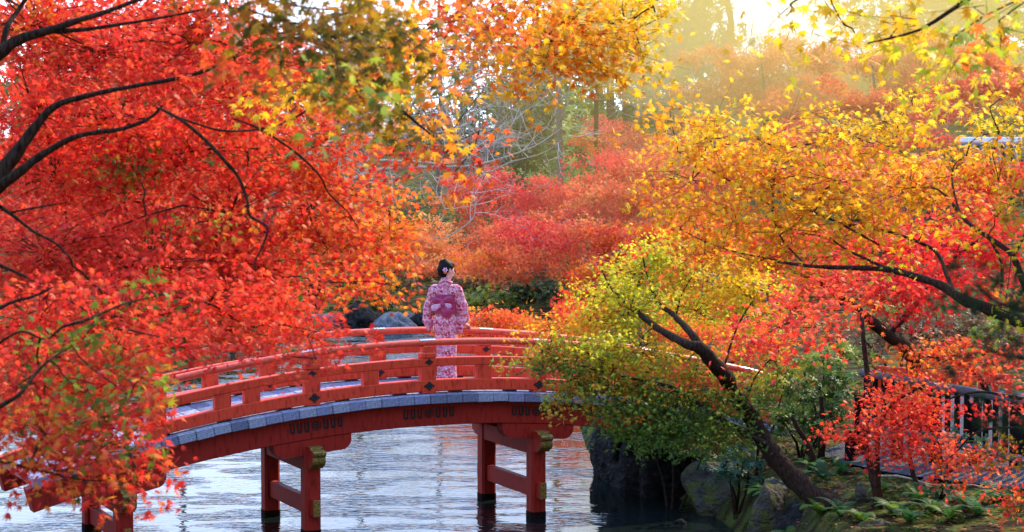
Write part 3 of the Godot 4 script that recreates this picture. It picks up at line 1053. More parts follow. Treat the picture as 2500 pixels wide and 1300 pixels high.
# ---------------------------------------------------------------- trees
func make_trees() -> void:
	# --- the red maple that fills the near left
	var base := Vector3(-3.3, ground(-3.3, 10.4) - 0.1, -10.4)
	var t := thing("maple_tree", "scarlet maple with dark spreading limbs hanging over the bridge's lower end", "maple tree", base)
	var L := []
	L.append(limb(t, "trunk", [[-330, 1000, 10.4, 60], [-260, 760, 10.3, 52], [-120, 560, 10.1, 44], [-40, 470, 10, 32], [30, 385, 10, 24], [80, 320, 10, 17], [130, 262, 10, 12], [210, 235, 10, 9], [300, 215, 10, 7.5], [440, 190, 10, 7], [520, 165, 9.9, 6.5], [590, 130, 9.8, 7], [650, 98, 9.7, 6], [760, 95, 9.6, 5], [805, 122, 9.6, 3]], M.bark_dark, 12, base))
	L.append(limb(t, "branch", [[-60, 500, 10, 30], [0, 455, 9.9, 24], [50, 418, 9.8, 19], [110, 373, 9.8, 15], [190, 332, 9.7, 11], [300, 314, 9.7, 9], [365, 288, 9.7, 7], [395, 258, 9.7, 5]], M.bark_dark))
	L.append(limb(t, "branch", [[-80, 200, 10.2, 34], [0, 130, 10.2, 26], [45, 97, 10.2, 22], [120, 74, 10.2, 17], [180, 52, 10.2, 13], [260, 28, 10.3, 10], [350, -5, 10.4, 8]], M.bark_dark))
	L.append(limb(t, "branch", [[110, 78, 10.2, 12], [200, 72, 10.2, 9], [330, 54, 10.1, 6], [430, 36, 10.1, 5], [500, 22, 10.1, 3]], M.bark_dark))
	L.append(limb(t, "branch", [[0, 140, 10.4, 14], [15, 70, 10.4, 12], [40, 30, 10.5, 9], [75, -20, 10.5, 8]], M.bark_dark))
	L.append(limb(t, "branch", [[380, 262, 9.7, 5], [440, 292, 9.6, 7], [500, 342, 9.6, 8], [543, 388, 9.6, 8], [582, 434, 9.6, 7], [603, 490, 9.6, 6], [610, 528, 9.6, 5.5], [652, 556, 9.6, 5], [640, 602, 9.6, 4], [622, 640, 9.6, 3.5], [624, 665, 9.6, 2]], M.bark_dark))
	L.append(limb(t, "branch", [[430, 285, 9.7, 4], [520, 315, 9.8, 5], [580, 320, 9.9, 5], [640, 314, 10, 5], [700, 298, 10, 4], [790, 245, 10.1, 4], [850, 215, 10.2, 2]], M.bark_dark))
	L.append(limb(t, "branch", [[570, 290, 10, 3], [630, 313, 10, 5], [690, 350, 10.2, 5], [742, 390, 10.4, 5], [782, 432, 10.6, 4], [802, 472, 10.8, 4], [850, 520, 11, 3], [876, 562, 11, 2]], M.bark_dark))
	L.append(limb(t, "branch", [[-40, 480, 10, 12], [22, 520, 10, 8], [82, 566, 10, 6], [132, 592, 10, 5], [172, 632, 10, 3]], M.bark_dark))
	L.append(limb(t, "branch", [[20, 520, 10, 5], [100, 505, 10, 4], [165, 494, 10, 2]], M.bark_dark))
	L.append(limb(t, "branch", [[-60, 790, 9, 10], [20, 742, 9, 7], [80, 725, 9, 6], [130, 700, 9, 3]], M.bark_dark))
	L.append(limb(t, "branch", [[-20, 850, 9, 6], [50, 810, 9, 5], [110, 830, 9, 4], [150, 800, 9, 5], [200, 785, 9, 7], [250, 765, 9.2, 6], [310, 740, 9.4, 4], [400, 720, 9.6, 2]], M.bark_dark))
	L.append(limb(t, "branch", [[-30, 1010, 8.6, 11], [45, 965, 8.6, 8], [80, 920, 8.7, 7], [120, 880, 8.8, 5], [175, 845, 9, 3]], M.bark_dark))
	L.append(limb(t, "branch", [[-20, 640, 10, 9], [90, 690, 10, 5], [240, 780, 9.8, 4], [300, 850, 9.6, 3], [345, 860, 9.6, 2]], M.bark_dark))
	L.append(limb(t, "branch", [[-20, 1120, 8.6, 8], [100, 1150, 8.6, 5], [240, 1175, 8.6, 3], [330, 1140, 8.7, 2]], M.bark_dark))
	crown(t, [
		[70, 60, 150, 90, 11.5, "redor"], [250, 130, 200, 90, 11.5, "red"], [470, 110, 190, 90, 12, "red"], [680, 200, 150, 90, 11.5, "red"], [560, 250, 170, 90, 12, "red"],
		[80, 260, 130, 110, 12.5, "red"], [290, 290, 190, 110, 12.5, "red"], [470, 370, 200, 110, 12.5, "red"], [130, 430, 190, 110, 13, "red"], [300, 480, 200, 110, 12.5, "red"],
		[700, 380, 150, 100, 12.5, "redor"], [830, 330, 110, 70, 12.5, "redor", 0.5], [560, 520, 190, 120, 12, "red"], [760, 500, 140, 100, 12.8, "redor"], [900, 480, 110, 50, 13.5, "orange", 0.5],
		[110, 620, 190, 120, 11.5, "red"], [360, 640, 220, 120, 11.5, "red"], [600, 640, 180, 100, 12, "red"], [800, 610, 150, 80, 13, "redor"], [950, 590, 110, 70, 14, "orange", 0.9], [1010, 540, 60, 30, 14, "orange", 0.4],
		[90, 780, 170, 110, 10, "red"], [290, 760, 190, 90, 10.5, "red"], [500, 740, 190, 70, 11, "red"], [690, 740, 120, 60, 11.5, "red", 0.85], [860, 690, 100, 40, 12, "redor", 0.75], [960, 700, 45, 50, 12, "orange", 0.8],
		[600, 800, 170, 38, 11, "red", 0.9], [770, 810, 90, 34, 11, "red", 0.9], [770, 875, 55, 25, 10.6, "red", 0.7], [690, 870, 60, 26, 10.6, "red", 0.55], [420, 830, 110, 40, 10, "red", 0.85], [480, 880, 60, 22, 10, "red", 0.5],
		[180, 700, 230, 120, 13, "red", 0.8], [420, 700, 200, 70, 13, "red", 0.8], [120, 900, 180, 120, 11, "red", 0.8], [180, 1080, 180, 90, 10.5, "red", 0.8], [280, 860, 120, 40, 10, "red", 0.9], [650, 790, 130, 40, 12, "red", 0.8], [100, 930, 170, 90, 9.2, "red", 0.9], [270, 900, 130, 80, 9.4, "redor", 0.8], [320, 970, 70, 50, 9, "red", 0.7],
		[110, 1060, 150, 70, 8.8, "redor", 0.95], [290, 1080, 110, 60, 8.8, "red", 0.9], [130, 1150, 150, 50, 8.6, "redor", 0.75], [310, 1160, 90, 45, 8.6, "red", 0.8], [240, 1200, 80, 25, 8.6, "red", 0.6],
		[150, 120, 240, 110, 15, "red", 0.9], [450, 200, 220, 120, 15, "red", 0.9], [330, 60, 260, 60, 14, "redor", 0.8], [150, 360, 220, 120, 15, "red", 0.8], [620, 120, 120, 70, 14, "redor", 0.8],
		[200, 830, 110, 50, 9.2, "green", 0.7], [200, 960, 90, 40, 8.8, "green", 0.8], [240, 1100, 80, 50, 8.7, "green", 0.7], [330, 700, 60, 40, 9.6, "green", 0.5], [350, 920, 40, 50, 8.8, "greenor", 0.9], [430, 560, 120, 40, 11.5, "greenor", 0.25], [330, 420, 150, 40, 11.8, "olive", 0.3], [130, 40, 160, 60, 12, "red"], [330, 30, 150, 50, 12, "red"], [500, 40, 120, 60, 12, "redor"],
	], L, {"size": 0.038, "cover": 2.9, "singles": 300})

	# --- the maple overhead whose sprays hang into the top of the view
	base = Vector3(-2.5, ground(-2.5, 6.4) - 0.1, -6.4)
	t = thing("maple_tree", "amber and olive maple whose drooping sprays hang into the top of the view", "maple tree", base)
	L = []
	L.append(limb(t, "trunk", [[-700, 300, 6.4, 70], [-480, -60, 6.5, 60], [-100, -190, 6.6, 42], [250, -170, 6.8, 28], [560, -60, 7.2, 14], [700, 55, 7.6, 9], [820, 135, 8.2, 8], [900, 190, 8.6, 7], [960, 250, 8.8, 6], [1005, 290, 9, 5], [1060, 335, 9.2, 3]], M.bark_dark, 12, base))
	L.append(limb(t, "branch", [[250, -170, 6.8, 24], [600, -190, 8, 18], [900, -130, 9.4, 14], [1150, -60, 10.5, 9], [1300, -25, 11.4, 7], [1312, 40, 11.6, 4], [1345, 100, 11.8, 2.5]], M.bark_dark))
	L.append(limb(t, "branch", [[1150, -60, 10.5, 8], [1380, -70, 11.6, 6], [1560, -40, 12, 5], [1600, 30, 12, 3]], M.bark_dark))
	L.append(limb(t, "branch", [[620, -10, 7.4, 5], [760, 20, 8, 4], [900, 30, 8.8, 4], [1020, 60, 9.6, 3], [1120, 50, 10, 2]], M.bark_dark))
	crown(t, [
		[560, 20, 120, 60, 7.0, "olive", 0.8], [730, 60, 170, 90, 7, "olive", 1.3], [860, 120, 150, 90, 7.6, "olive", 1.2], [640, 120, 140, 70, 8.6, "redor", 0.9], [760, 200, 150, 70, 9.5, "oryel", 0.8], [900, 180, 130, 80, 10, "oryel", 0.9], [1010, 130, 100, 70, 10, "orange", 0.8], [930, 290, 80, 40, 9, "olive", 0.8], [960, 60, 130, 80, 9, "oryel", 0.8], [880, 240, 110, 60, 8.2, "olive", 0.7],
		[980, 240, 90, 70, 9, "oryel", 0.8], [1040, 300, 60, 40, 9.4, "yelor", 0.7], [1085, 365, 45, 40, 10, "oryel", 0.6], [830, 200, 60, 20, 6.6, "lime", 0.6],
		[960, 370, 90, 40, 11, "redor", 0.6], [1090, 375, 100, 30, 11.5, "redor", 0.6], [1170, 320, 60, 24, 12, "orange", 0.5], [1110, 420, 70, 16, 12, "redor", 0.4],
		[1100, 40, 120, 60, 10.6, "orange", 0.9], [1140, 120, 60, 50, 11, "orange", 0.8], [1200, 30, 120, 50, 11.4, "redor", 0.8], [1180, 220, 40, 20, 11.4, "oryel", 0.4], [1230, 60, 120, 80, 11.2, "oryel", 0.8], [1380, 50, 140, 80, 11.8, "oryel"], [1330, 150, 100, 60, 11.8, "oryel"], [1290, 190, 60, 26, 11.6, "oryel"], [1430, 140, 80, 60, 12, "oryel", 0.9],
		[1530, 60, 110, 80, 12.2, "yellow"], [1570, 140, 70, 40, 12.2, "yellow", 0.8], [1485, 190, 32, 40, 12, "yellow", 0.9], [1620, 40, 50, 40, 12.4, "yellow", 0.6],
	], L, {"size": 0.046, "cover": 2.8, "singles": 300})

	# --- the golden maple reaching in from the right
	base = Vector3(5.2, ground(5.2, 16.6) - 0.1, -16.6)
	t = thing("maple_tree", "golden yellow maple with dark limbs sweeping in above the slatted fence", "maple tree", base)
	L = []
	L.append(limb(t, "trunk", [[2860, 1020, 16.6, 44], [2720, 900, 16.6, 36], [2580, 825, 16.6, 28], [2500, 788, 16.6, 24], [2417, 757, 16.6, 21], [2347, 729, 16.6, 18], [2298, 696, 16.7, 15], [2223, 671, 16.8, 12], [2153, 657, 16.9, 10], [2061, 654, 17, 8], [1990, 651, 17, 6], [1900, 640, 17.2, 4]], M.bark_red, 12, base))
	L.append(limb(t, "branch", [[2330, 715, 16.6, 10], [2312, 670, 16.8, 9], [2291, 620, 17, 8], [2258, 598, 17, 7], [2188, 571, 17.2, 6], [2124, 557, 17.4, 5], [2054, 544, 17.6, 3]], M.bark_red))
	L.append(limb(t, "branch", [[2180, 662, 16.9, 7], [2120, 635, 17, 6], [2060, 605, 17.2, 4], [2020, 575, 17.3, 3]], M.bark_red))
	L.append(limb(t, "branch", [[2560, 800, 16.2, 20], [2505, 700, 16.2, 15], [2474, 626, 16.2, 12], [2425, 588, 16.3, 10], [2377, 555, 16.4, 9], [2345, 522, 16.5, 8], [2318, 486, 16.6, 6], [2290, 463, 16.7, 3]], M.bark_red))
	L.append(limb(t, "branch", [[2345, 522, 16.5, 5], [2326, 450, 16.7, 4], [2330, 405, 16.8, 3], [2360, 380, 16.8, 2]], M.bark_red))
	L.append(limb(t, "branch", [[2474, 626, 16.2, 8], [2500, 582, 16.2, 7], [2530, 520, 16.2, 5]], M.bark_red))
	L.append(limb(t, "branch", [[2447, 700, 16.3, 7], [2445, 640, 16.4, 6], [2420, 590, 16.5, 5]], M.bark_red))
	L.append(limb(t, "branch", [[2150, 600, 17.3, 4], [2050, 545, 17.4, 5], [2000, 525, 17.5, 6], [1960, 505, 17.6, 4], [1910, 470, 17.8, 3]], M.bark_red))
	L.append(limb(t, "branch", [[1960, 640, 17.2, 3], [1912, 588, 17.4, 4], [1892, 538, 17.5, 5], [1886, 500, 17.6, 4], [1893, 430, 17.8, 3], [1905, 370, 18, 2]], M.bark_red))
	L.append(limb(t, "branch", [[1890, 508, 17.6, 4], [1832, 470, 17.7, 4], [1760, 430, 17.9, 3], [1655, 370, 18.2, 2]], M.bark_red))
	L.append(limb(t, "branch", [[1980, 650, 17.2, 3], [1840, 625, 17.5, 3], [1745, 600, 17.7, 3], [1660, 560, 18, 2]], M.bark_red))
	crown(t, [
		[1740, 340, 130, 80, 18, "yellow"], [1640, 300, 90, 50, 18.4, "yelor", 0.8], [1690, 440, 120, 70, 18, "yelor", 0.9], [1850, 340, 120, 70, 18, "yellow"], [1880, 440, 140, 80, 17.6, "yelor"], [1790, 540, 140, 70, 17.6, "yelor", 0.9],
		[1680, 540, 90, 50, 18, "yelor", 0.8], [1930, 560, 150, 70, 17.4, "yelor"], [2060, 330, 120, 70, 18, "yellow", 0.9], [2040, 440, 150, 80, 17.6, "yelor"], [2080, 540, 140, 70, 17.3, "yelor", 0.9], [2180, 360, 110, 70, 18, "yellow", 0.9],
		[2220, 460, 140, 80, 17, "yelor"], [2330, 420, 90, 70, 17, "yelor", 0.9], [2260, 550, 90, 40, 17, "yelor", 0.7], [2440, 320, 90, 70, 16.4, "yellow"], [2440, 440, 90, 70, 16.4, "yelor", 0.8], [2430, 530, 90, 50, 16.2, "yelor", 0.8], [2220, 260, 100, 50, 18.4, "yellow", 0.8],
		[2470, 220, 50, 60, 15, "yellow", 0.9], [2470, 620, 40, 60, 16, "yellow", 0.6], [2450, 790, 60, 36, 15.5, "yelgreen", 0.8], [1720, 620, 110, 34, 17.8, "orange", 0.7], [1850, 640, 110, 30, 17.4, "yelor", 0.7], [2000, 630, 100, 30, 17.2, "yelor", 0.6],
		[2190, 655, 60, 20, 16.8, "yelgreen", 0.4],
	], L, {"size": 0.052, "cover": 1.75, "singles": 300})

	# --- blurred yellow green sprays at the top right, near the camera
	base = Vector3(2.9, ground(2.9, 8.6) - 0.1, -8.6)
	t = thing("maple_tree", "lemon green maple sprays high above the golden maple, out of focus", "maple tree", base)
	L = []
	L.append(limb(t, "trunk", [[3050, 400, 8.6, 60], [2850, 0, 8.6, 46], [2650, -110, 8.8, 30], [2450, -60, 9, 16], [2330, 20, 9.2, 8], [2240, 75, 9.4, 5], [2120, 105, 9.7, 3]], M.bark_red, 10, base))
	L.append(limb(t, "branch", [[2650, -110, 8.8, 22], [2300, -140, 9.4, 14], [2050, -60, 10, 7], [1930, 10, 10.4, 3]], M.bark_red))
	crown(t, [[2440, 50, 110, 70, 8.4, "yelgreen", 0.9], [2330, 90, 110, 60, 8.8, "yelgreen", 0.9], [2440, 140, 80, 40, 8.4, "yelor", 0.7], [2200, 60, 120, 50, 9.6, "yellow", 0.9], [2060, 60, 110, 50, 10.2, "yellow", 0.8], [1920, 40, 90, 40, 10.6, "yellow", 0.7], [2290, 160, 60, 40, 9, "yelgreen", 0.6], [2100, 110, 80, 26, 10, "yellow", 0.5]], L, {"size": 0.058, "cover": 2.1, "singles": 150})

	# --- crimson maple behind the golden one
	var foot := gp(2250, 28.0)
	t = thing("maple_tree", "deep crimson maple spread behind the golden maple's dark limbs", "maple tree", foot)
	L = []
	L.append(limb(t, "trunk", [[2230, 880, 27.8, 26], [2170, 820, 27, 22], [2100, 765, 26.4, 18], [2060, 730, 26, 13], [2000, 690, 25.6, 8], [1930, 660, 25, 4]], M.bark_dark, 10, foot))
	L.append(limb(t, "branch", [[2170, 820, 27, 14], [2240, 740, 27, 11], [2320, 640, 27, 8], [2400, 580, 27, 4]], M.bark_dark))
	L.append(limb(t, "branch", [[2060, 740, 26, 7], [1980, 770, 25, 5], [1900, 800, 24, 4], [1830, 850, 23, 2]], M.bark_dark))
	crown(t, [
		[2050, 690, 130, 50, 25, "red"], [2180, 720, 130, 60, 25.5, "crimson"], [2200, 630, 150, 60, 26, "crimson"], [2340, 620, 130, 70, 27, "crimson"], [2100, 620, 110, 40, 26.5, "crimson"], [2300, 700, 100, 50, 26, "crimson"], [2440, 600, 80, 70, 27, "crimson"], [2250, 560, 150, 40, 27.5, "crimson"], [2380, 520, 120, 50, 28, "redor", 0.8],
		[1960, 740, 90, 40, 24, "red"], [1900, 800, 90, 45, 23, "red"], [1830, 850, 60, 40, 22.6, "red"], [1990, 800, 60, 30, 23.5, "redor", 0.7], [2080, 760, 60, 26, 24.5, "redor", 0.8], [2460, 720, 60, 40, 26, "redor", 0.7],
	], L, {"size": 0.07, "cover": 2.3, "singles": 150})

	# --- the leaning yellow green maple by the bridge's far end
	foot = gp(2050, 24.3, -0.1)
	t = thing("maple_tree", "yellow green maple with a leaning dark trunk beside the mossy boulder", "maple tree", foot)
	L = []
	L.append(limb(t, "trunk", [[2100, 1300, 24.2, 46], [2045, 1250, 24.3, 41], [2000, 1219, 24.4, 37], [1938, 1171, 24.6, 35], [1885, 1106, 24.7, 32], [1858, 1058, 24.8, 30], [1825, 1009, 24.8, 28], [1788, 955, 24.6, 27], [1766, 912, 24.3, 26], [1739, 880, 24.1, 25], [1712, 853, 24.0, 22], [1680, 842, 24.0, 16], [1637, 821, 24.2, 13], [1599, 797, 24.4, 11], [1562, 767, 24.7, 9], [1524, 739, 24.9, 7], [1490, 700, 25, 4], [1470, 660, 25.2, 2]], M.bark_dark, 14))
	L.append(limb(t, "branch", [[1725, 866, 24.05, 17], [1696, 826, 24.1, 16], [1675, 799, 24.3, 14], [1642, 767, 24.6, 11], [1610, 743, 24.8, 9], [1585, 690, 25, 5], [1570, 630, 25.2, 3]], M.bark_dark))
	L.append(limb(t, "branch", [[1872, 1085, 24.7, 16], [1838, 1071, 24.5, 14], [1781, 1036, 24.3, 12], [1723, 997, 24.2, 10], [1698, 981, 24.2, 9], [1665, 960, 24.2, 8], [1633, 944, 24.2, 7], [1596, 935, 24.2, 6], [1543, 925, 24.2, 5], [1504, 916, 24.2, 5], [1446, 902, 24.2, 4], [1390, 885, 24.2, 3], [1352, 870, 24.2, 2], [1340, 850, 24.2, 1.5]], M.bark_dark))
	L.append(limb(t, "branch", [[1818, 1000, 24.8, 5], [1840, 930, 24.8, 4], [1870, 890, 24.8, 3], [1905, 855, 24.8, 2]], M.bark_dark))
	L.append(limb(t, "branch", [[1650, 775, 25.2, 4], [1665, 720, 25.2, 3], [1700, 660, 25.2, 2]], M.bark_dark))
	L.append(limb(t, "branch", [[1540, 750, 25, 5], [1560, 690, 25.2, 3], [1590, 630, 25.3, 2]], M.bark_dark))
	L.append(limb(t, "branch", [[1766, 905, 25, 5], [1800, 800, 25.2, 4], [1850, 720, 25.4, 3], [1890, 690, 25.4, 2]], M.bark_dark))
	crown(t, [
		[1610, 620, 90, 50, 25.4, "yelgreen"], [1550, 670, 90, 50, 25.3, "yelgreen"], [1680, 680, 110, 60, 25.3, "yelgreen"], [1780, 680, 90, 50, 25.4, "yellow", 0.9], [1850, 720, 80, 50, 25.4, "yelgreen", 0.9], [1490, 720, 80, 40, 25, "yelgreen", 0.9],
		[1440, 700, 30, 14, 25, "yellow", 0.8], [1560, 760, 110, 50, 24.8, "yelgreen"], [1700, 760, 110, 40, 25.6, "yelgreen", 0.9], [1440, 790, 110, 40, 24.8, "yelor", 0.9], [1350, 810, 80, 26, 24.6, "yelor", 0.9], [1560, 850, 130, 44, 24.4, "yelgreen", 1.1], [1680, 880, 70, 30, 24.3, "greenor", 0.9],
		[1420, 850, 100, 36, 24.4, "yelgreen"], [1330, 860, 80, 26, 24.3, "greenor"], [1290, 880, 50, 14, 24.3, "greenor", 0.9], [1500, 890, 110, 30, 24.3, "greenor"], [1640, 890, 80, 30, 24.5, "yelgreen", 0.8], [1400, 910, 90, 30, 24.2, "green"],
		[1500, 950, 150, 36, 24.3, "greenor", 0.9], [1620, 1000, 150, 46, 24.3, "green", 1.0], [1540, 1010, 110, 26, 24.1, "green", 0.9], [1740, 1000, 80, 50, 24.4, "green", 1.1], [1640, 1060, 110, 26, 24.0, "green", 1.2], [1480, 960, 120, 30, 24.2, "green"], [1400, 985, 80, 16, 24.2, "greenor", 0.9], [1600, 970, 110, 36, 24.3, "green"], [1700, 940, 90, 40, 24.5, "greenor", 0.9], [1570, 1030, 100, 28, 24, "green"], [1690, 1040, 100, 40, 24.1, "green"], [1640, 1080, 90, 18, 24, "green", 0.8], [1520, 1065, 50, 14, 24, "green", 0.6], [1770, 1080, 70, 30, 24.1, "green", 0.9],
		[1900, 900, 70, 40, 25, "greenor", 0.8], [1890, 980, 70, 40, 25, "green", 0.8], [1850, 790, 70, 40, 25.6, "yelgreen", 0.7], [1600, 1010, 60, 12, 24, "orange", 0.15],
	], L, {"size": 0.048, "cover": 2.6, "singles": 300})

	# --- low red maple over the fence, on two thin stems
	foot = gp(2140, 24.0, -0.06)
	t = thing("maple_tree", "low bright red maple on two thin grey stems before the slatted fence", "maple tree", foot)
	L = []
	L.append(limb(t, "trunk", [[2142, 1225, 24, 16], [2128, 1150, 24, 13], [2117, 1080, 24, 11], [2119, 1000, 24, 10], [2124, 950, 24, 10], [2115, 890, 24, 9], [2108, 820, 24, 8], [2104, 755, 24.2, 6]], M.bark_red, 9, foot))
	L.append(limb(t, "trunk", [[2145, 1225, 23.9, 15], [2142, 1150, 23.8, 11], [2143, 1090, 23.7, 9], [2150, 1030, 23.5, 7], [2190, 980, 23.4, 5], [2260, 940, 23.3, 3]], M.bark_red, 9, foot + Vector3(0.04, 0, 0.05)))
	L.append(limb(t, "branch", [[2560, 985, 23, 9], [2470, 970, 23.2, 7], [2400, 958, 23.3, 5], [2330, 970, 23.4, 4], [2240, 1010, 23.4, 3], [2150, 1050, 23.3, 2]], M.bark_dark))
	L.append(limb(t, "branch", [[2560, 1050, 22.6, 7], [2450, 1045, 22.8, 5], [2380, 1060, 22.9, 4], [2330, 1110, 22.9, 3], [2300, 1130, 22.9, 2]], M.bark_dark))
	crown(t, [
		[2225, 945, 80, 30, 23.5, "redor"], [2190, 990, 100, 36, 23.4, "red"], [2225, 1010, 60, 30, 23.4, "red"], [2100, 1045, 90, 22, 23.2, "red"], [2210, 1050, 110, 34, 23.2, "red"], [2150, 1090, 70, 26, 23, "red"], [2290, 1100, 90, 20, 23, "redor"], [2040, 1055, 40, 14, 23.2, "red"],
		[2260, 1110, 80, 24, 22.9, "red", 0.8], [2440, 1100, 60, 40, 22.6, "olive", 0.6], [2430, 1120, 60, 30, 22.5, "redor", 0.6], [2350, 1135, 80, 22, 22.8, "redor", 0.7], [2300, 1160, 60, 20, 22.8, "redor", 0.6], [2460, 990, 40, 20, 23, "red", 0.8], [2390, 1010, 50, 20, 23, "crimson", 0.5], [2470, 1190, 40, 40, 21.5, "redor", 0.8], [2475, 1240, 30, 20, 21.4, "redor", 0.8],
	], L, {"size": 0.052, "cover": 2.3, "singles": 300})
	# --- the maple behind the fence with orange red plates
	foot = gp(2420, 29.0, -0.06)
	t = thing("maple_tree", "orange red maple plates spread just behind the fence's log rail", "maple tree", foot)
	L = [limb(t, "trunk", [[2410, 960, 28.6, 13], [2380, 910, 28, 10], [2320, 880, 27.4, 6], [2240, 870, 27, 3]], M.bark_dark, 8, foot)]
	crown(t, [[2340, 870, 110, 30, 27.2, "redor"], [2250, 900, 90, 26, 27, "redor"], [2200, 870, 60, 18, 27, "orange", 0.8], [2420, 890, 70, 30, 27.5, "red"], [2300, 840, 80, 18, 27.4, "redor", 0.8], [2420, 925, 50, 12, 27, "red", 0.5]], L, {"size": 0.065, "cover": 2.2, "singles": 100})

	# --- maples across the pond and up the slope
	var far := [
		["orange maple low over the water behind the far handrail", "orange", 1300, 44.0, 840, [[1090, 800, 60, 22, 44, "orange"], [1150, 790, 70, 22, 44, "orange"], [1220, 790, 100, 26, 44, "orange"], [1330, 780, 100, 30, 44, "orange"], [1180, 785, 60, 16, 44, "redor", 0.7], [1420, 760, 80, 40, 44, "redor"], [1260, 820, 120, 18, 44, "redor"], [1380, 820, 80, 18, 43.5, "orange"]]],
		["broad coral maple beyond the yellow green tree", "coral", 1420, 57.0, 760, [[1250, 640, 120, 50, 58, "coral"], [1370, 620, 120, 60, 58, "coral"], [1300, 570, 110, 40, 58, "rose"], [1420, 560, 110, 40, 58, "coral"], [1160, 640, 60, 30, 58, "orange", 0.8], [1480, 640, 100, 60, 57, "redor"], [1460, 690, 80, 36, 56, "redor"]]],
		["rose red tiered maple beside the bare grey tree", "rose", 1210, 73.0, 560, [[1160, 450, 80, 30, 73, "rose"], [1230, 470, 70, 26, 73, "rose"], [1180, 500, 80, 26, 73, "rose"], [1260, 520, 70, 26, 72, "rose"], [1120, 490, 50, 20, 73, "coral"], [1220, 430, 40, 14, 73, "rose"], [1140, 540, 60, 20, 72, "coral", 0.7]]],
		["salmon maple spreading behind her head and shoulders", "coral", 1150, 66.0, 700, [[1160, 600, 90, 40, 66, "coral"], [1100, 640, 70, 36, 66, "peach"], [1230, 590, 80, 40, 66, "coral"], [1190, 645, 80, 22, 65, "orange", 0.9], [1080, 590, 50, 30, 67, "peach", 0.8]]],
		["salmon maple on the slope between the pole trunk and golden maple", "coral", 1480, 66.0, 640, [[1400, 570, 90, 36, 66, "coral"], [1490, 510, 80, 40, 67, "rose"], [1500, 450, 60, 26, 69, "coral"], [1560, 540, 90, 50, 65, "coral"], [1540, 620, 90, 50, 58, "redor"], [1620, 400, 90, 40, 68, "coral"], [1680, 330, 90, 40, 70, "coral", 0.8]]],
		["rose maple at the foot of the tall pole trunk", "rose", 1370, 70.0, 560, [[1340, 480, 70, 30, 70, "rose"], [1400, 490, 70, 34, 70, "rose"], [1350, 520, 90, 24, 69, "coral"], [1280, 530, 60, 20, 69, "rose", 0.8], [1330, 450, 30, 14, 70, "rose"]]],
		["coral red maple on the slope under bare twigs", "coral", 1590, 62.0, 640, [[1500, 430, 100, 40, 64, "coral"], [1590, 420, 100, 50, 63, "coral"], [1540, 490, 120, 50, 62, "coral"], [1640, 490, 100, 50, 62, "redor"], [1560, 560, 110, 50, 60, "redor"], [1470, 400, 60, 26, 65, "rose"], [1660, 570, 100, 50, 60, "orange"]]],
		["crimson maple topmost on the slope left of the haze", "rose", 1510, 82.0, 420, [[1460, 310, 50, 26, 82, "rose"], [1510, 330, 70, 26, 81, "rose"], [1560, 350, 70, 26, 80, "rose"], [1450, 350, 60, 22, 80, "orange", 0.7], [1520, 380, 70, 24, 79, "rose"], [1600, 370, 50, 20, 79, "coral"], [1400, 350, 40, 16, 82, "orange", 0.4]]],
		["peach maple thinly leaved in the sunlit haze", "peach", 1860, 74.0, 420, [[1760, 150, 110, 50, 76, "peach"], [1880, 160, 120, 50, 75, "peach"], [1820, 220, 130, 50, 74, "peach"], [1960, 220, 110, 50, 74, "coral", 0.9], [1880, 280, 120, 40, 72, "coral", 0.9], [1700, 220, 60, 30, 76, "peach", 0.6], [1960, 120, 90, 40, 76, "peach", 0.8]]],
		["coral maple behind the top of the golden maple", "coral", 2130, 66.0, 420, [[2060, 150, 110, 50, 68, "peach"], [2170, 170, 110, 60, 67, "coral"], [2100, 240, 120, 50, 66, "coral"], [2240, 250, 100, 50, 66, "rose"], [2060, 320, 110, 40, 65, "rose"], [2260, 130, 90, 50, 68, "peach"], [1960, 330, 90, 40, 66, "rose"]]],
		["red maple beside the tiled roof", "crimson", 2380, 60.0, 420, [[2360, 200, 90, 50, 61, "coral"], [2420, 230, 80, 50, 60, "rose"], [2340, 260, 80, 40, 60, "rose"], [2460, 180, 70, 50, 61, "coral"], [2250, 330, 80, 40, 58, "rose", 0.8], [2380, 130, 100, 40, 62, "coral"]]],
		["orange red maple filling the gap under the golden maple", "redor", 1760, 46.0, 760, [[1760, 640, 130, 60, 46, "redor"], [1900, 690, 120, 50, 45, "orange"], [1700, 560, 110, 60, 47, "orange"], [1860, 600, 130, 60, 46, "redor"], [1620, 640, 90, 50, 47, "redor"], [1700, 720, 100, 50, 45, "orange"], [1980, 620, 100, 50, 46, "redor"], [1820, 780, 110, 50, 44, "orange", 0.8]]],
		["coral maple behind the crimson one by the roof", "coral", 2200, 50.0, 700, [[2100, 480, 140, 60, 50, "coral"], [2250, 420, 120, 60, 51, "coral"], [2000, 420, 120, 60, 52, "coral"], [1880, 380, 120, 50, 53, "coral"], [2150, 380, 110, 40, 52, "rose"], [2360, 470, 110, 60, 50, "redor"], [1760, 460, 110, 60, 52, "coral"], [2450, 400, 80, 80, 54, "redor", 0.7]]],
		["orange maple hidden behind the scarlet maple's lower boughs", "orange", 880, 66.0, 690, [[820, 560, 110, 50, 66, "orange"], [960, 560, 110, 50, 66, "peach"], [900, 620, 110, 40, 65, "orange"], [1040, 600, 70, 40, 66, "peach", 0.8], [1010, 650, 80, 26, 64, "coral", 0.8]]],
		["red maple on the far left shore behind the scarlet one", "rose", 420, 66.0, 720, [[250, 520, 180, 80, 67, "rose"], [450, 520, 180, 90, 66, "coral"], [620, 560, 150, 80, 66, "redor"], [330, 640, 200, 60, 65, "coral"], [100, 580, 150, 90, 67, "rose"], [560, 650, 150, 50, 65, "rose"]]],
	]
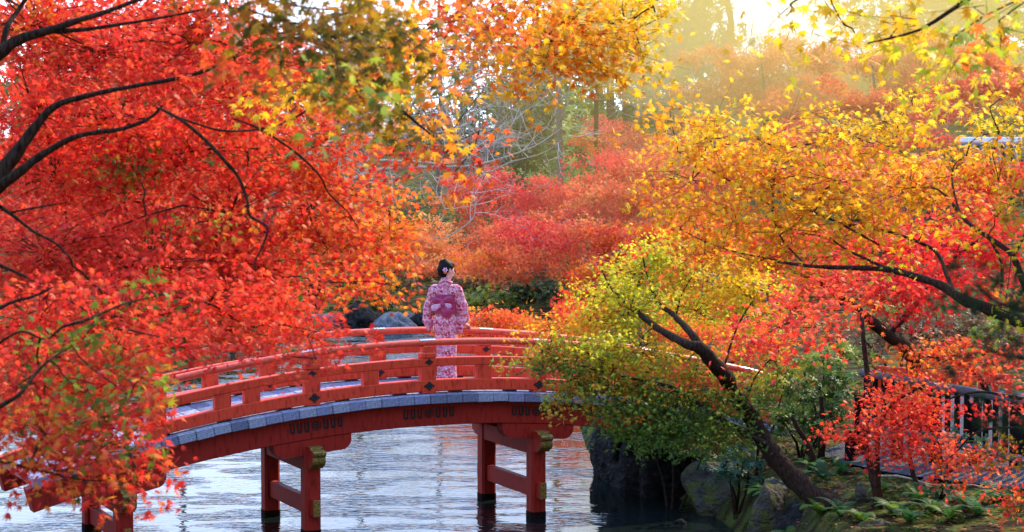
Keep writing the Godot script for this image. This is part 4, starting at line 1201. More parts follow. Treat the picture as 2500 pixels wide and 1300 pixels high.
	for f in far:
		foot = gp(f[2], f[3], -0.1)
		t = thing("maple_tree", f[0], "maple tree", foot, 0.0, "maples across the pond and up the slope")
		var top := at(f[2], (f[5][0][1] + f[5][1][1]) * 0.5, f[3])
		var tr := Buf.new()
		var mid := foot.lerp(top, 0.4) + Vector3(0.25, 0, 0.1)
		tr.tube([Vector3.ZERO, (mid - foot) * 0.5 + Vector3(-0.05, 0, 0), mid - foot, top - foot], [0.13, 0.10, 0.08, 0.03], 8, 0.08)
		obj("trunk", tr.mesh(M.bark_grey), t)
		var tiers := []
		for q in f[5]:
			for k in 7:
				var a := rng.randf() * TAU
				var rad := sqrt(rng.randf()) * 0.85
				tiers.append([q[0] + cos(a) * rad * q[2], q[1] + sin(a) * rad * q[3], q[2] * rng.randf_range(0.35, 0.6), q[3] * rng.randf_range(0.22, 0.36), q[4] + rng.randf_range(-1.5, 1.5), q[5], (q[6] if q.size() > 6 else 1.0)])
		crown(t, tiers, [[mid, foot.lerp(top, 0.6), top]], {"size": 0.085 if f[3] > 50 else 0.075, "style": "spray", "cover": 2.5, "twig": M.twig_grey})

	# --- evergreens on the hill
	var green := [
		["dark evergreen behind the tall pole trunk", 1330, 96.0, "evergreen", [[1300, 300, 80, 70, 96], [1350, 220, 80, 70, 97], [1260, 380, 80, 60, 94], [1380, 320, 60, 60, 96], [1330, 420, 90, 60, 93]]],
		["sunlit green tree right of the pole trunk", 1420, 84.0, "lime", [[1420, 320, 44, 50, 82], [1450, 250, 40, 40, 84], [1395, 410, 40, 36, 80], [1290, 420, 30, 30, 82, 0.6]]], ["dark green tree left of the pole trunk", 1300, 86.0, "evergreen", [[1300, 330, 60, 60, 86], [1270, 400, 60, 50, 85], [1330, 250, 50, 50, 87], [1310, 460, 50, 26, 84], [1240, 440, 40, 30, 84]]],
		["tall dark conifer at the top beside the brown trunk", 1460, 105.0, "evergreen", [[1440, 130, 90, 70, 104], [1480, 60, 100, 70, 106], [1390, 60, 80, 60, 106], [1430, 210, 70, 60, 102]]],
		["green conifer crown dim in the haze at the top", 1640, 102.0, "evergreen", [[1580, 120, 80, 70, 102], [1660, 60, 90, 60, 104], [1600, 200, 70, 60, 100], [1720, 130, 60, 50, 100], [1540, 230, 50, 50, 98]]],
		["tall pine with bent trunk at the brightest part of the haze", 1790, 104.0, "evergreen", [[1720, 30, 60, 40, 104], [1800, 80, 50, 30, 104, 0.7], [1690, 70, 50, 40, 105]]],
		["grey green tree behind the bare twigs", 1250, 100.0, "evergreen", [[1220, 350, 60, 60, 99], [1190, 420, 50, 40, 97], [1250, 290, 50, 50, 100], [900, 400, 60, 40, 99], [1290, 150, 50, 60, 104]]],
		["green shrubby tree behind the scarlet maple's outer sprays", 800, 98.0, "evergreen", [[760, 330, 90, 60, 98], [840, 280, 70, 50, 99], [700, 420, 110, 60, 96], [880, 440, 80, 40, 95], [640, 330, 80, 60, 98]]],
		["dark evergreen mass at the far left", 300, 96.0, "evergreen", [[150, 300, 170, 120, 96], [380, 330, 170, 110, 96], [560, 400, 140, 90, 95], [200, 460, 200, 100, 94]]],
		["broad evergreen closing the hill behind the bare tree", 1080, 102.0, "evergreen", [[1040, 330, 80, 60, 102], [1120, 300, 70, 60, 102], [1000, 420, 90, 50, 100], [1150, 380, 70, 50, 100], [960, 330, 60, 50, 102]]],
		["low green thicket at the foot of the hill", 1150, 86.0, "lime", [[1080, 520, 110, 40, 84], [960, 540, 90, 40, 84], [1220, 560, 80, 36, 82], [1300, 440, 60, 40, 88]]],
		["dark green thicket along the foot of the hill", 900, 82.0, "evergreen", [[860, 600, 120, 50, 80], [720, 620, 120, 50, 80], [1010, 590, 110, 50, 78], [1120, 620, 80, 50, 76], [1180, 590, 60, 50, 78], [560, 640, 120, 50, 80], [400, 660, 140, 50, 80]]],
		["evergreen high on the hill at the upper left", 560, 104.0, "evergreen", [[500, 200, 160, 80, 104], [700, 200, 140, 80, 104], [330, 200, 170, 80, 104], [120, 200, 180, 80, 104], [860, 200, 90, 70, 103]]],
		["tall evergreen closing the top above the roof", 2250, 108.0, "evergreen", [[2200, 0, 160, 80, 108], [2400, 0, 160, 80, 108]]],
		["pale evergreen beyond the bare tree's topmost twigs", 1000, 110.0, "evergreen", [[960, 170, 70, 60, 110, 0.7], [1120, 190, 60, 50, 110, 0.6], [1180, 110, 60, 60, 110, 0.7], [900, 110, 60, 50, 110, 0.6]]],
		["evergreen left of the brown trunks", 1300, 106.0, "evergreen", [[1260, 180, 70, 60, 105], [1330, 110, 80, 60, 106], [1420, 30, 90, 60, 107], [1200, 250, 60, 50, 104]]],
		["dim evergreen between the brown trunks and the haze", 1600, 108.0, "evergreen", [[1560, 20, 90, 70, 108], [1660, 150, 90, 70, 107]]],
		["dark evergreen on the hill behind the roof", 2350, 90.0, "evergreen", [[2300, 60, 140, 70, 92], [2440, 80, 120, 80, 90], [2200, 90, 90, 50, 94], [2380, 170, 140, 60, 88]]],
	]
	for f in green:
		foot = gp(f[1], f[2], -0.2)
		t = thing("evergreen_tree", f[0], "tree", foot, 0.0, "evergreens on the hill")
		var top := at(f[1], f[4][1][1], f[2])
		var tr := Buf.new()
		tr.tube([Vector3.ZERO, (top - foot) * 0.35 + Vector3(0.1, 0, 0), (top - foot) * 0.7 + Vector3(-0.12, 0, 0), top - foot], [0.26, 0.2, 0.15, 0.05], 8, 0.08)
		obj("trunk", tr.mesh(M.bark_red), t)
		var pads := []
		for q in f[4]:
			pads.append([q[0], q[1], q[2], q[3], q[4], f[3], q[5] if q.size() > 5 else 1.0])
		crown(t, pads, [[foot.lerp(top, 0.5), foot.lerp(top, 0.75), top]], {"size": 0.26, "style": "oval", "cover": 2.3 if f[3] == "evergreen" else 1.7})
	# unseen trees, added to shade the bank and the bridge's near face
	for f in [["unseen evergreen added for shade right of the slatted fence", 8.6, 21.0, 8.5, 3.2], ["unseen evergreen added for shade behind the overhead maple", -6.5, 1.0, 12.0, 4.2], ["tall unseen evergreen added for shade behind the viewpoint", 1.0, -8.0, 14.0, 5.0], ["unseen evergreen added for shade right of the pine", 8.0, 2.0, 12.0, 4.4], ["unseen evergreen added for shade at the bridge's low end", -9.5, 14.0, 11.0, 3.6], ["unseen evergreen added for shade before the fence", 7.4, 14.5, 9.0, 2.6]]:
		foot = Vector3(f[1], ground(f[1], f[2]) - 0.1, -f[2])
		t = thing("evergreen_tree", f[0], "tree", foot, 0.0, "unseen shade trees on the near bank")
		var tr := Buf.new()
		tr.tube([Vector3.ZERO, Vector3(0.1, f[3] * 0.4, 0), Vector3(-0.1, f[3] * 0.75, 0), Vector3(0, f[3], 0)], [0.24, 0.18, 0.12, 0.04], 9, 0.06)
		obj("trunk", tr.mesh(M.bark_dark), t)
		var mm := MultiMesh.new()
		mm.transform_format = MultiMesh.TRANSFORM_3D
		mm.use_colors = true
		mm.mesh = MESH.oval[0]
		var r := RandomNumberGenerator.new()
		r.seed = int(f[1] * 10) + 999
		mm.instance_count = 5200
		for k in 5200:
			var u := r.randf()
			var y: float = f[3] * (0.22 + 0.8 * u)
			var rad: float = f[4] * (1.0 - u * 0.75) * sqrt(r.randf())
			var a := r.randf() * TAU
			mm.set_instance_transform(k, Transform3D(Basis(Vector3.UP, r.randf() * TAU) * Basis(Vector3.RIGHT, r.randf_range(-0.7, 0.7)) * r.randf_range(0.22, 0.36), Vector3(cos(a) * rad, y, sin(a) * rad)))
			mm.set_instance_color(k, pick("evergreen", r, r.randf()))
		var mi := MultiMeshInstance3D.new()
		mi.name = "crown"
		mi.multimesh = mm
		mi.set_meta("kind", "stuff")
		t.add_child(mi, true)
	# pole trunks
	for f in [["slim straight pole trunk rising from the rose maple", [[1368, 480, 76, 11], [1366, 330, 76, 10.5], [1363, 210, 76, 10], [1360, 60, 76, 9], [1356, -120, 76, 7]]], ["thick brown trunk beside the wooden crossbar", [[1492, 310, 84, 14], [1490, 200, 84, 13.5], [1488, 60, 84, 13], [1486, -140, 84, 11]]], ["grey trunk behind the scarlet maple's upper limb", [[442, 640, 78, 11], [440, 400, 78, 10], [436, 120, 78, 9], [434, -160, 78, 7]]], ["slim grey trunk seen between amber and scarlet sprays", [[878, 640, 80, 9], [882, 420, 80, 8], [874, 200, 80, 7], [880, -120, 80, 6]]], ["dark slim trunk behind the pale bare branches", [[1072, 600, 82, 9], [1068, 420, 82, 8], [1076, 240, 82, 7], [1070, 60, 82, 5], [1075, -60, 82, 4]]], ["dim brown trunk standing in the haze", [[1527, 300, 90, 10], [1526, 180, 90, 10], [1524, -60, 90, 8]]], ["grey leaning trunk above the rose tiered maple", [[1148, 560, 80, 9], [1165, 470, 80, 9], [1190, 390, 80, 8], [1215, 300, 80, 7], [1228, 240, 80, 5]]], ["bent trunk at the top of the view in the haze", [[1640, 120, 98, 13], [1650, 60, 98, 12], [1690, 30, 98, 9], [1700, -10, 98, 8], [1690, -60, 98, 7]]], ["curved trunk under the brightest haze", [[1770, 120, 98, 14], [1785, 70, 98, 12], [1780, 20, 98, 10], [1765, -50, 98, 8]]]]:
		var p0: Array = f[1][0]
		foot = gp(p0[0], p0[2], -0.2)
		t = thing("pole_tree", f[0], "tree", foot, 0.0, "trunks on the hill")
		limb(t, "trunk", f[1], M.bark_red if p0[2] > 83 else M.bark_grey, 9, foot)
		var b := Buf.new()
		var r := RandomNumberGenerator.new()
		r.seed = int(p0[0])
		for k in 7:
			grow(b, t.transform.affine_inverse(), r, at(p0[0] - 4, p0[1] - 120 - k * 30, p0[2]), Vector3(r.randf_range(-1, 1), 0.3, 0.4).normalized(), 1.4, 0.02, 1)
		obj("twigs", b.mesh(M.twig_grey), t).set_meta("kind", "stuff")


func make_bare_trees() -> void:
	# the bare tree with long up-curving pale branches, between the two shores
	var foot := gp(640, 62.0, -0.2)
	var t := thing("bare_tree", "leafless tree with long pale branches curving up toward the pole trunk", "bare tree", foot)
	var L := []
	L.append(limb(t, "trunk", [[640, 640, 62, 26], [660, 520, 62, 22], [700, 450, 61, 17], [770, 375, 60, 12]], M.bark_grey, 10, foot))
	for l in [
		[[700, 450, 61, 10], [790, 470, 60, 8], [880, 428, 60, 7.5], [950, 412, 60, 7], [1060, 408, 60, 6], [1150, 405, 60, 5], [1230, 385, 60, 4], [1310, 355, 60, 3], [1375, 310, 60, 2]],
		[[740, 400, 61, 8], [790, 376, 60, 7], [825, 382, 60, 6.5], [845, 393, 60, 6], [920, 392, 60, 5], [1010, 395, 60, 4.5], [1090, 400, 60, 4], [1150, 385, 60, 3], [1220, 340, 60, 2.5], [1260, 290, 60, 1.6]],
		[[770, 375, 60, 8], [830, 330, 61, 7], [900, 330, 61, 6], [1000, 328, 61, 5], [1080, 322, 61, 4], [1150, 300, 61, 3]],
		[[760, 380, 60, 9], [700, 240, 62, 8], [790, 195, 62, 7], [850, 160, 62, 6], [960, 100, 62, 4], [1020, 60, 62, 3]],
		[[830, 330, 61, 6], [940, 280, 61, 5], [1040, 240, 61, 5], [1110, 205, 61, 4.5], [1160, 178, 61, 4], [1205, 145, 61, 3.5], [1225, 100, 61, 2]],
		[[1040, 240, 61, 4], [1100, 232, 61, 4], [1180, 186, 61, 3.5], [1250, 186, 61, 3], [1300, 160, 61, 2]],
		[[1150, 405, 60, 4], [1190, 420, 60, 3.5], [1250, 395, 60, 3], [1330, 372, 60, 2], [1385, 330, 60, 1.5]],
		[[900, 425, 60, 5], [860, 440, 60, 5], [830, 460, 60, 4], [800, 480, 60, 3]],
		[[1070, 560, 60, 3], [1085, 510, 60, 3], [1065, 470, 60, 2.5], [1075, 430, 60, 2]],
		[[1090, 580, 60, 3], [1150, 540, 60, 3], [1160, 500, 60, 2.5], [1150, 470, 60, 2]],
	]:
		for q in l:
			q[3] *= 1.05
		L.append(limb(t, "branch", l, M.bark_pale, 6))
	var r := RandomNumberGenerator.new()
	r.seed = 91
	var b := Buf.new()
	var inv := t.transform.affine_inverse()
	for l in L:
		for k in range(4, (l as Array).size(), 2):
			var p: Vector3 = l[k]
			grow(b, inv, r, p, Vector3(r.randf_range(-0.6, 1.0), r.randf_range(-0.5, 1.0), r.randf_range(-0.6, 0.6)).normalized(), r.randf_range(0.7, 1.6), 0.010, 2)
	obj("twigs", b.mesh(M.twig_pale), t).set_meta("kind", "stuff")
	# grey bare trees further back and thin bare crowns on the slope
	for f in [
		["grey leafless tree of fine twigs behind the pale branches", 1130, 84.0, [[1130, 620, 84, 10], [1140, 480, 84, 8], [1110, 330, 84, 6], [1060, 200, 84, 4], [1040, 120, 84, 2]], 0.022, 84],
		["grey leafless thicket beside the dark evergreen", 1260, 88.0, [[1270, 520, 88, 8], [1280, 440, 88, 7], [1260, 330, 88, 5], [1240, 220, 88, 3]], 0.02, 70],
		["silvery leafless tree at the lower edge of the haze", 1660, 78.0, [[1720, 420, 78, 8], [1700, 330, 78, 7], [1650, 250, 78, 5], [1620, 200, 78, 3]], 0.022, 60],
		["leafless twigs in the sunlit haze above the peach maple", 1900, 82.0, [[1950, 330, 82, 9], [1900, 240, 82, 8], [1830, 190, 82, 6], [1760, 150, 82, 3]], 0.022, 70],
		["leafless grey tree behind the scarlet maple's outer sprays", 880, 88.0, [[860, 620, 88, 10], [870, 460, 88, 8], [900, 300, 88, 5], [940, 180, 88, 3]], 0.022, 80],
	]:
		foot = gp(f[1], f[2], -0.2)
		t = thing("bare_tree", f[0], "bare tree", foot, 0.0, "leafless trees across the pond")
		var l := limb(t, "trunk", f[3], M.bark_grey, 7, foot)
		b = Buf.new()
		inv = t.transform.affine_inverse()
		for k in int(f[5]):
			var p: Vector3 = l[5 + r.randi() % (l.size() - 5)]
			grow(b, inv, r, p, Vector3(r.randf_range(-1, 1), r.randf_range(-0.3, 0.8), r.randf_range(-0.6, 0.6)).normalized(), r.randf_range(1.2, 2.6), f[4], 2)
		obj("twigs", b.mesh(M.twig_grey), t).set_meta("kind", "stuff")


func make_pine() -> void:
	var base := Vector3(2.0, ground(2.0, 4.6) - 0.1, -4.6)
	var t := thing("pine_tree", "dark green pine boughs out of focus at the very edge of the view", "pine tree", base)
	var L := []
	L.append(limb(t, "trunk", [[3350, 900, 4.6, 110], [3200, 300, 4.6, 90], [3100, -300, 4.6, 60]], M.bark_dark, 10, base))
	L.append(limb(t, "branch", [[3260, 600, 4.6, 40], [2800, 740, 4.5, 26], [2560, 760, 4.4, 16], [2440, 740, 4.4, 9], [2380, 690, 4.4, 5]], M.bark_dark))
	L.append(limb(t, "branch", [[3300, 800, 4.6, 36], [2800, 900, 4.4, 22], [2540, 880, 4.3, 12], [2420, 860, 4.3, 6]], M.bark_dark))
	L.append(limb(t, "branch", [[3300, 900, 4.6, 26], [2750, 1030, 4.4, 14], [2520, 1030, 4.3, 7], [2450, 1035, 4.3, 4]], M.bark_dark))
	crown(t, [[2385, 690, 45, 45, 4.4, "pine"], [2440, 670, 50, 36, 4.4, "pine"], [2490, 650, 40, 30, 4.4, "pine"], [2420, 740, 60, 30, 4.4, "pine"], [2490, 740, 40, 40, 4.4, "pine"], [2420, 850, 55, 40, 4.3, "pine"], [2480, 860, 50, 50, 4.3, "pine"], [2385, 880, 30, 20, 4.3, "pine"], [2460, 1030, 36, 36, 4.3, "pine"], [2490, 1010, 30, 24, 4.3, "pine"]], L, {"size": 0.030, "style": "tuft", "cover": 1.1, "crown_name": "needles"})


# ---------------------------------------------------------------- rocks, shrubs, ferns
func rock(called: String, label: String, c: Vector3, s: Vector3, m: Material, seedv: int, group := "") -> void:
	var b := Buf.new()
	var nz := FastNoiseLite.new()
	nz.seed = seedv
	nz.frequency = 0.9
	nz.fractal_octaves = 4
	var cutters := []
	var r := RandomNumberGenerator.new()
	r.seed = seedv
	for k in 9:
		cutters.append([Vector3(r.randf_range(-1, 1), r.randf_range(-0.4, 1), r.randf_range(-1, 1)).normalized(), r.randf_range(0.62, 0.9)])
	var W := 34
	var H := 20
	for j in H + 1:
		for k in W + 1:
			var th := PI * j / H
			var ph := TAU * (k % W) / W
			var dv := Vector3(sin(th) * cos(ph), cos(th), sin(th) * sin(ph))
			var rad := 1.0
			for q in cutters:
				var dp: float = dv.dot(q[0])
				if dp > 0.05:
					rad = minf(rad, lerpf(q[1] / dp, rad, 0.12))
			rad *= 1.0 + 0.16 * nz.get_noise_3dv(dv * 1.3) + 0.07 * nz.get_noise_3dv(dv * 4.0)
			b.v.append(dv * rad * s)
	for j in H + 1:
		for k in W + 1:
			var a := b.v[j * (W + 1) + posmod(k - 1, W)]
			var e := b.v[j * (W + 1) + (k + 1) % W]
			var f := b.v[maxi(j - 1, 0) * (W + 1) + k]
			var g := b.v[mini(j + 1, H) * (W + 1) + k]
			var nn := (e - a).cross(g - f)
			var p := b.v[j * (W + 1) + k]
			if nn.dot(p) < 0:
				nn = -nn
			b.n.append(nn.normalized() if nn.length() > 1e-9 else p.normalized())
			if j < H and k < W:
				var o := j * (W + 1) + k
				b.i.append_array([o, o + 1, o + W + 1, o + 1, o + W + 2, o + W + 1])
	var o := obj(called, b.mesh(m))
	o.position = c
	tag(o, label, "rock", group)


func make_rocks() -> void:
	rock("boulder", "large mossy boulder at the water's edge under the leaning maple", gp(1760, 28.3) * Vector3(1, 0, 1) + Vector3(0, 0.26, 0), Vector3(0.52, 0.5, 0.5), M.rock_moss, 7)
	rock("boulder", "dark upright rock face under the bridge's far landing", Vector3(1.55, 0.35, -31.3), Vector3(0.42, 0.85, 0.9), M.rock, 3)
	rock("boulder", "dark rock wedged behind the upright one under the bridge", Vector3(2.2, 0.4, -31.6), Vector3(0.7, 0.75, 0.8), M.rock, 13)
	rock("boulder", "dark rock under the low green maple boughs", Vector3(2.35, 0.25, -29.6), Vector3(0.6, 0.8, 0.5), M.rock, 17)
	rock("boulder", "dark rock filling the hollow under the bridge's end", Vector3(1.95, 0.2, -30.4), Vector3(0.6, 0.95, 0.6), M.rock, 18)
	rock("stone", "small pale stone in the water by the mossy boulder", Vector3(2.16, 0.0, -27.4), Vector3(0.09, 0.06, 0.08), M.rock, 19)
	rock("boulder", "brown rock at the foot of the leaning trunk", gp(1900, 25.9) * Vector3(1, 0, 1) + Vector3(0, 0.32, 0), Vector3(0.34, 0.5, 0.4), M.rock_moss, 23)
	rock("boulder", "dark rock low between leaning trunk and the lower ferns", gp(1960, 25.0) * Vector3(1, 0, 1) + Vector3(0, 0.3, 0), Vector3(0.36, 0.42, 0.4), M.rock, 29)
	rock("stone", "flat grey stone at the bottom below the ferns", gp(2150, 22.8, -0.06), Vector3(0.26, 0.12, 0.2), M.rock_moss, 31)
	rock("stone", "brown stone leaning on the twin stemmed maple", gp(2112, 24.2, 0.04), Vector3(0.09, 0.17, 0.09), M.rock_moss, 37)
	rock("stone", "grey stone on the moss under the fence", gp(2268, 25.2, 0.0), Vector3(0.09, 0.07, 0.08), M.rock_blue, 41)
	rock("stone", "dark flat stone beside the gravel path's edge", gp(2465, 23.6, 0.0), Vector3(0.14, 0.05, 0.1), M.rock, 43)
	# across the pond
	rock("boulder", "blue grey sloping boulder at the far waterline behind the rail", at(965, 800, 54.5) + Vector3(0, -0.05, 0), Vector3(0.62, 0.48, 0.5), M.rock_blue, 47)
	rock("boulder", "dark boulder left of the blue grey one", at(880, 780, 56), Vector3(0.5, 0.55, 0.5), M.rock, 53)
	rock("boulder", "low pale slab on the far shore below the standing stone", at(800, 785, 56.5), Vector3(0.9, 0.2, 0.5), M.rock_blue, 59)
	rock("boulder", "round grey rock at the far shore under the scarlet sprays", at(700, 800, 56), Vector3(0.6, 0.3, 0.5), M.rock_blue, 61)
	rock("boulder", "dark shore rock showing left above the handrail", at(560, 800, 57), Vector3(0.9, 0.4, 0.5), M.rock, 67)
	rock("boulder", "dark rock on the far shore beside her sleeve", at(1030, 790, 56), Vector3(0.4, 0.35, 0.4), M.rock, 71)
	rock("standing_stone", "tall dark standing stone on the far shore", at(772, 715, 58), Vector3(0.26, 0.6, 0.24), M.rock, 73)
	for k in 16:
		var x := -9.0 + 0.62 * k
		var o := Vector3(x, 0.02, -57.6 + 0.4 * sin(k * 2.3))
		if shore_dist(x, -o.z) > 0.9 or shore_dist(x, -o.z) < -0.9:
			o.z = -57.2
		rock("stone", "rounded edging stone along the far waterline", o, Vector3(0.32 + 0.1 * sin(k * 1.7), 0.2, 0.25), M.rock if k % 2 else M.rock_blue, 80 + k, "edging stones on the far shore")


func shrub(called: String, label: String, pads: Array, pal: String, opt: Dictionary, category := "shrub", group := "") -> void:
	var q: Array = pads[0]
	var foot := gp(q[0], q[4], -0.05)
	var t := thing(called, label, category, foot, 0.0, group)
	var b := Buf.new()
	var js := []
	for p in pads:
		var c := at(p[0], p[1], p[4])
		var r0: float = 0.012 + 0.01 * (p[2] / F * p[4])
		b.tube([Vector3.ZERO, (c - foot) * 0.5 + Vector3(0.04, 0.02, 0), c - foot], [r0 * 1.6, r0 * 1.2, r0 * 0.6], 6)
		js.append(c)
	obj("stem", b.mesh(M.bark_dark), t)
	var full := []
	for p in pads:
		full.append([p[0], p[1], p[2], p[3], p[4], pal, p[5] if p.size() > 5 else 1.0])
	opt["crown_name"] = "foliage"
	crown(t, full, [js], opt)


func frond(ln: float, seedv: int) -> Buf:
	var b := Buf.new()
	var r := RandomNumberGenerator.new()
	r.seed = seedv
	var pts := []
	var n := 16
	var p := Vector3.ZERO
	var a := 1.3
	for k in n + 1:
		pts.append(p)
		p += Vector3(0, sin(a), cos(a)) * ln / n
		a -= 0.115
	for k in range(1, n):
		var u := float(k) / n
		var w := ln * 0.17 * sin(PI * pow(u, 0.75)) + 0.01
		var fw: Vector3 = (pts[k + 1] - pts[k]).normalized()
		for s in [-1.0, 1.0]:
			var tip: Vector3 = pts[k] + Vector3(s * w, -0.12 * w, 0) + fw * w * 0.35
			var g := r.randf_range(0.75, 1.15)
			var hw := ln / n * 0.42
			b.tri(pts[k] - fw * hw, pts[k] + fw * hw, tip, Vector3.UP, Color(g, g, g))
			b.tri(pts[k] - fw * hw, tip, pts[k] - fw * hw * 0.4 + Vector3(s * w * 0.55, -0.03 * w, 0), Vector3.UP, Color(g, g, g))
	return b


func make_plants() -> void:
	# ferns
	var fm := []
	for k in 4:
		var m: StandardMaterial3D = M.leaf.duplicate()
		m.albedo_color = [lin(0.065, 0.17, 0.022), lin(0.04, 0.125, 0.028), lin(0.15, 0.25, 0.028), lin(0.03, 0.105, 0.04)][k]
		fm.append(m)
	var fr := []
	for k in 4:
		fr.append(frond(0.36 + 0.03 * k, k + 1).mesh(fm[k], true))
	var spots := [
		[2060, 23.4, "fern spreading at the bottom left of the twin stemmed maple"], [2110, 23.0, "fern at the foot of the twin stemmed maple"], [2190, 23.3, "fern just right of the twin stems"], [2230, 22.7, "fern lowest in the view below the dark hollow"], [2290, 23.2, "broad fern in the middle of the bank"],
		[2330, 22.7, "bright fern at the bottom below the broad one"], [2370, 23.4, "light green fern arching toward the fence"], [2400, 22.9, "fern beside the bare earth patch"], [2255, 23.9, "fern behind the broad one"], [2160, 24.6, "small fern behind the twin stems"],
		[1965, 25.4, "yellow tipped fern behind the leaning trunk"], [2015, 25.8, "tall fern beyond the leaning trunk"], [1990, 26.4, "dark fern furthest behind the leaning trunk"], [1900, 26.1, "fern hanging in front of the leaning trunk"], [1870, 26.6, "fern between the boulder and the leaning trunk"], [1850, 27.1, "blue green fern above the mossy boulder"],
		[2060, 26.2, "fern beside the black post"], [1935, 24.6, "fern drooping below the leaning trunk"], [2010, 24.0, "pale fern low by the trunk's foot"], [2440, 23.5, "small fern near the path's edge"],
	]
	var idx := 0
	for s in spots:
		var p := gp(s[0], s[1], -0.02)
		var t := thing("fern", s[2], "fern", p, rng.randf() * TAU, "ferns on the bank")
		var n := 8 + rng.randi() % 4
		for k in n:
			var o := obj("frond", fr[(idx + (k % 2)) % 4], t)
			var tilt := rng.randf_range(-0.25, 0.3)
			o.transform = Transform3D(Basis(Vector3.UP, TAU * k / n + rng.randf_range(-0.25, 0.25)) * Basis(Vector3.RIGHT, tilt) * rng.randf_range(0.55, 1.1), Vector3.ZERO)
		idx += 1
	# shrubs on the near bank
	shrub("shrub", "glossy blue green shrub clinging to the mossy boulder's side", [[1800, 1120, 50, 26, 27.2], [1830, 1150, 40, 24, 27], [1780, 1160, 36, 16, 27.2], [1760, 1105, 40, 14, 27.6]], "teal", {"size": 0.07, "style": "oval", "cover": 1.5})
	shrub("shrub", "dense dark shrub behind the leaning trunk", [[1960, 990, 70, 50, 27.6], [2030, 960, 60, 50, 28], [1920, 1040, 60, 40, 27.2], [2000, 1060, 60, 30, 27.2, 0.6], [2050, 1020, 40, 40, 27.8, 0.7]], "evergreen", {"size": 0.07, "style": "oval", "cover": 1.5})
	shrub("shrub", "sunlit green shrub with pale young leaves left of the thin stem", [[2010, 880, 60, 40, 28.6], [2060, 860, 40, 30, 28.8], [1960, 900, 50, 30, 28.4], [2060, 920, 40, 40, 28.4]], "lime", {"size": 0.07, "style": "oval", "cover": 1.4})
	shrub("shrub", "small leaved green shrub along the fence foot", [[2290, 1065, 50, 12, 25.4], [2350, 1068, 40, 10, 25.0], [2400, 1075, 30, 10, 24.6]], "teal", {"size": 0.05, "style": "oval", "cover": 1.2})
	shrub("shrub", "brownish shrub in dim light below the crimson maple", [[2200, 800, 110, 50, 33], [2290, 790, 100, 50, 33], [2110, 830, 70, 50, 33], [2390, 810, 90, 60, 33], [2470, 840, 60, 60, 32], [2020, 820, 70, 40, 34]], "brown", {"size": 0.07, "style": "oval", "cover": 1.1})
	shrub("shrub", "yellow shrub glowing beyond the crimson maple", [[2240, 760, 60, 26, 38], [2170, 770, 50, 24, 38], [2440, 800, 50, 30, 36]], "lime", {"size": 0.08, "style": "oval", "cover": 1.4})
	shrub("shrub", "orange tinted shrub under the red spray by the trunk", [[1850, 930, 60, 30, 27.5], [1920, 920, 50, 26, 28]], "greenor", {"size": 0.06, "style": "oval", "cover": 1.3})
	shrub("shrub", "orange bush behind the red handrail's far end", [[1700, 820, 90, 40, 36], [1800, 830, 80, 40, 35], [1880, 840, 70, 40, 35], [1620, 800, 80, 30, 37]], "orange", {"size": 0.07, "style": "spray", "cover": 2.6})
	shrub("shrub", "dark shrub under the bridge's end over the water", [[1640, 1090, 80, 22, 28.6], [1720, 1100, 50, 24, 28.2], [1590, 1075, 40, 14, 29]], "evergreen", {"size": 0.06, "style": "oval", "cover": 1.0})
	shrub("shrub", "upright leafy plant on the moss below the path", [[2300, 1180, 20, 30, 24.0, 0.6], [2330, 1175, 24, 30, 24.0, 0.6], [2270, 1190, 20, 24, 24.1, 0.6]], "teal", {"size": 0.06, "style": "oval", "cover": 0.9})
	# hedges and shrubs on the far shore
	shrub("hedge", "clipped green azalea mound right of her shoulder", [[1180, 725, 44, 20, 60], [1150, 738, 30, 14, 59.5]], "lime", {"size": 0.10, "style": "oval", "cover": 1.8}, "hedge", "azalea mounds across the pond")
	shrub("hedge", "larger dark green azalea mound below the coral maple", [[1290, 712, 50, 22, 60], [1340, 705, 40, 18, 61], [1250, 725, 30, 16, 60]], "evergreen", {"size": 0.10, "style": "oval", "cover": 1.8}, "hedge", "azalea mounds across the pond")
	shrub("hedge", "mid green azalea mound between the two others", [[1235, 735, 36, 14, 59]], "green", {"size": 0.09, "style": "oval", "cover": 1.8}, "hedge", "azalea mounds across the pond")
	shrub("shrub", "brown leafed bush at her shoulder across the pond", [[1200, 680, 70, 22, 63], [1130, 690, 50, 24, 63], [1010, 700, 50, 24, 62]], "brown", {"size": 0.09, "style": "oval", "cover": 1.3})
	shrub("shrub", "dark evergreen bush above the far rocks", [[900, 715, 50, 36, 58.5], [940, 700, 40, 26, 59], [850, 740, 40, 20, 58]], "evergreen", {"size": 0.09, "style": "oval", "cover": 1.6})
	shrub("shrub", "yellow green bush beside the standing stone", [[700, 680, 70, 40, 61], [640, 720, 60, 30, 60], [830, 690, 40, 30, 61], [720, 740, 50, 20, 59.5]], "lime", {"size": 0.10, "style": "oval", "cover": 1.5})
	shrub("shrub", "dark bush low on the left shore seen through the bridge rails", [[430, 815, 110, 46, 47.5], [560, 810, 90, 36, 49.5], [660, 805, 70, 26, 51.5], [300, 820, 90, 60, 46]], "evergreen", {"size": 0.09, "style": "oval", "cover": 1.9})
	shrub("shrub", "green bush on the far left shore behind the scarlet maple", [[420, 760, 120, 40, 60], [280, 740, 100, 50, 60], [540, 750, 70, 30, 60]], "green", {"size": 0.10, "style": "oval", "cover": 1.5})
	# fallen leaves and moss tufts on the bank
	var r := RandomNumberGenerator.new()
	r.seed = 404
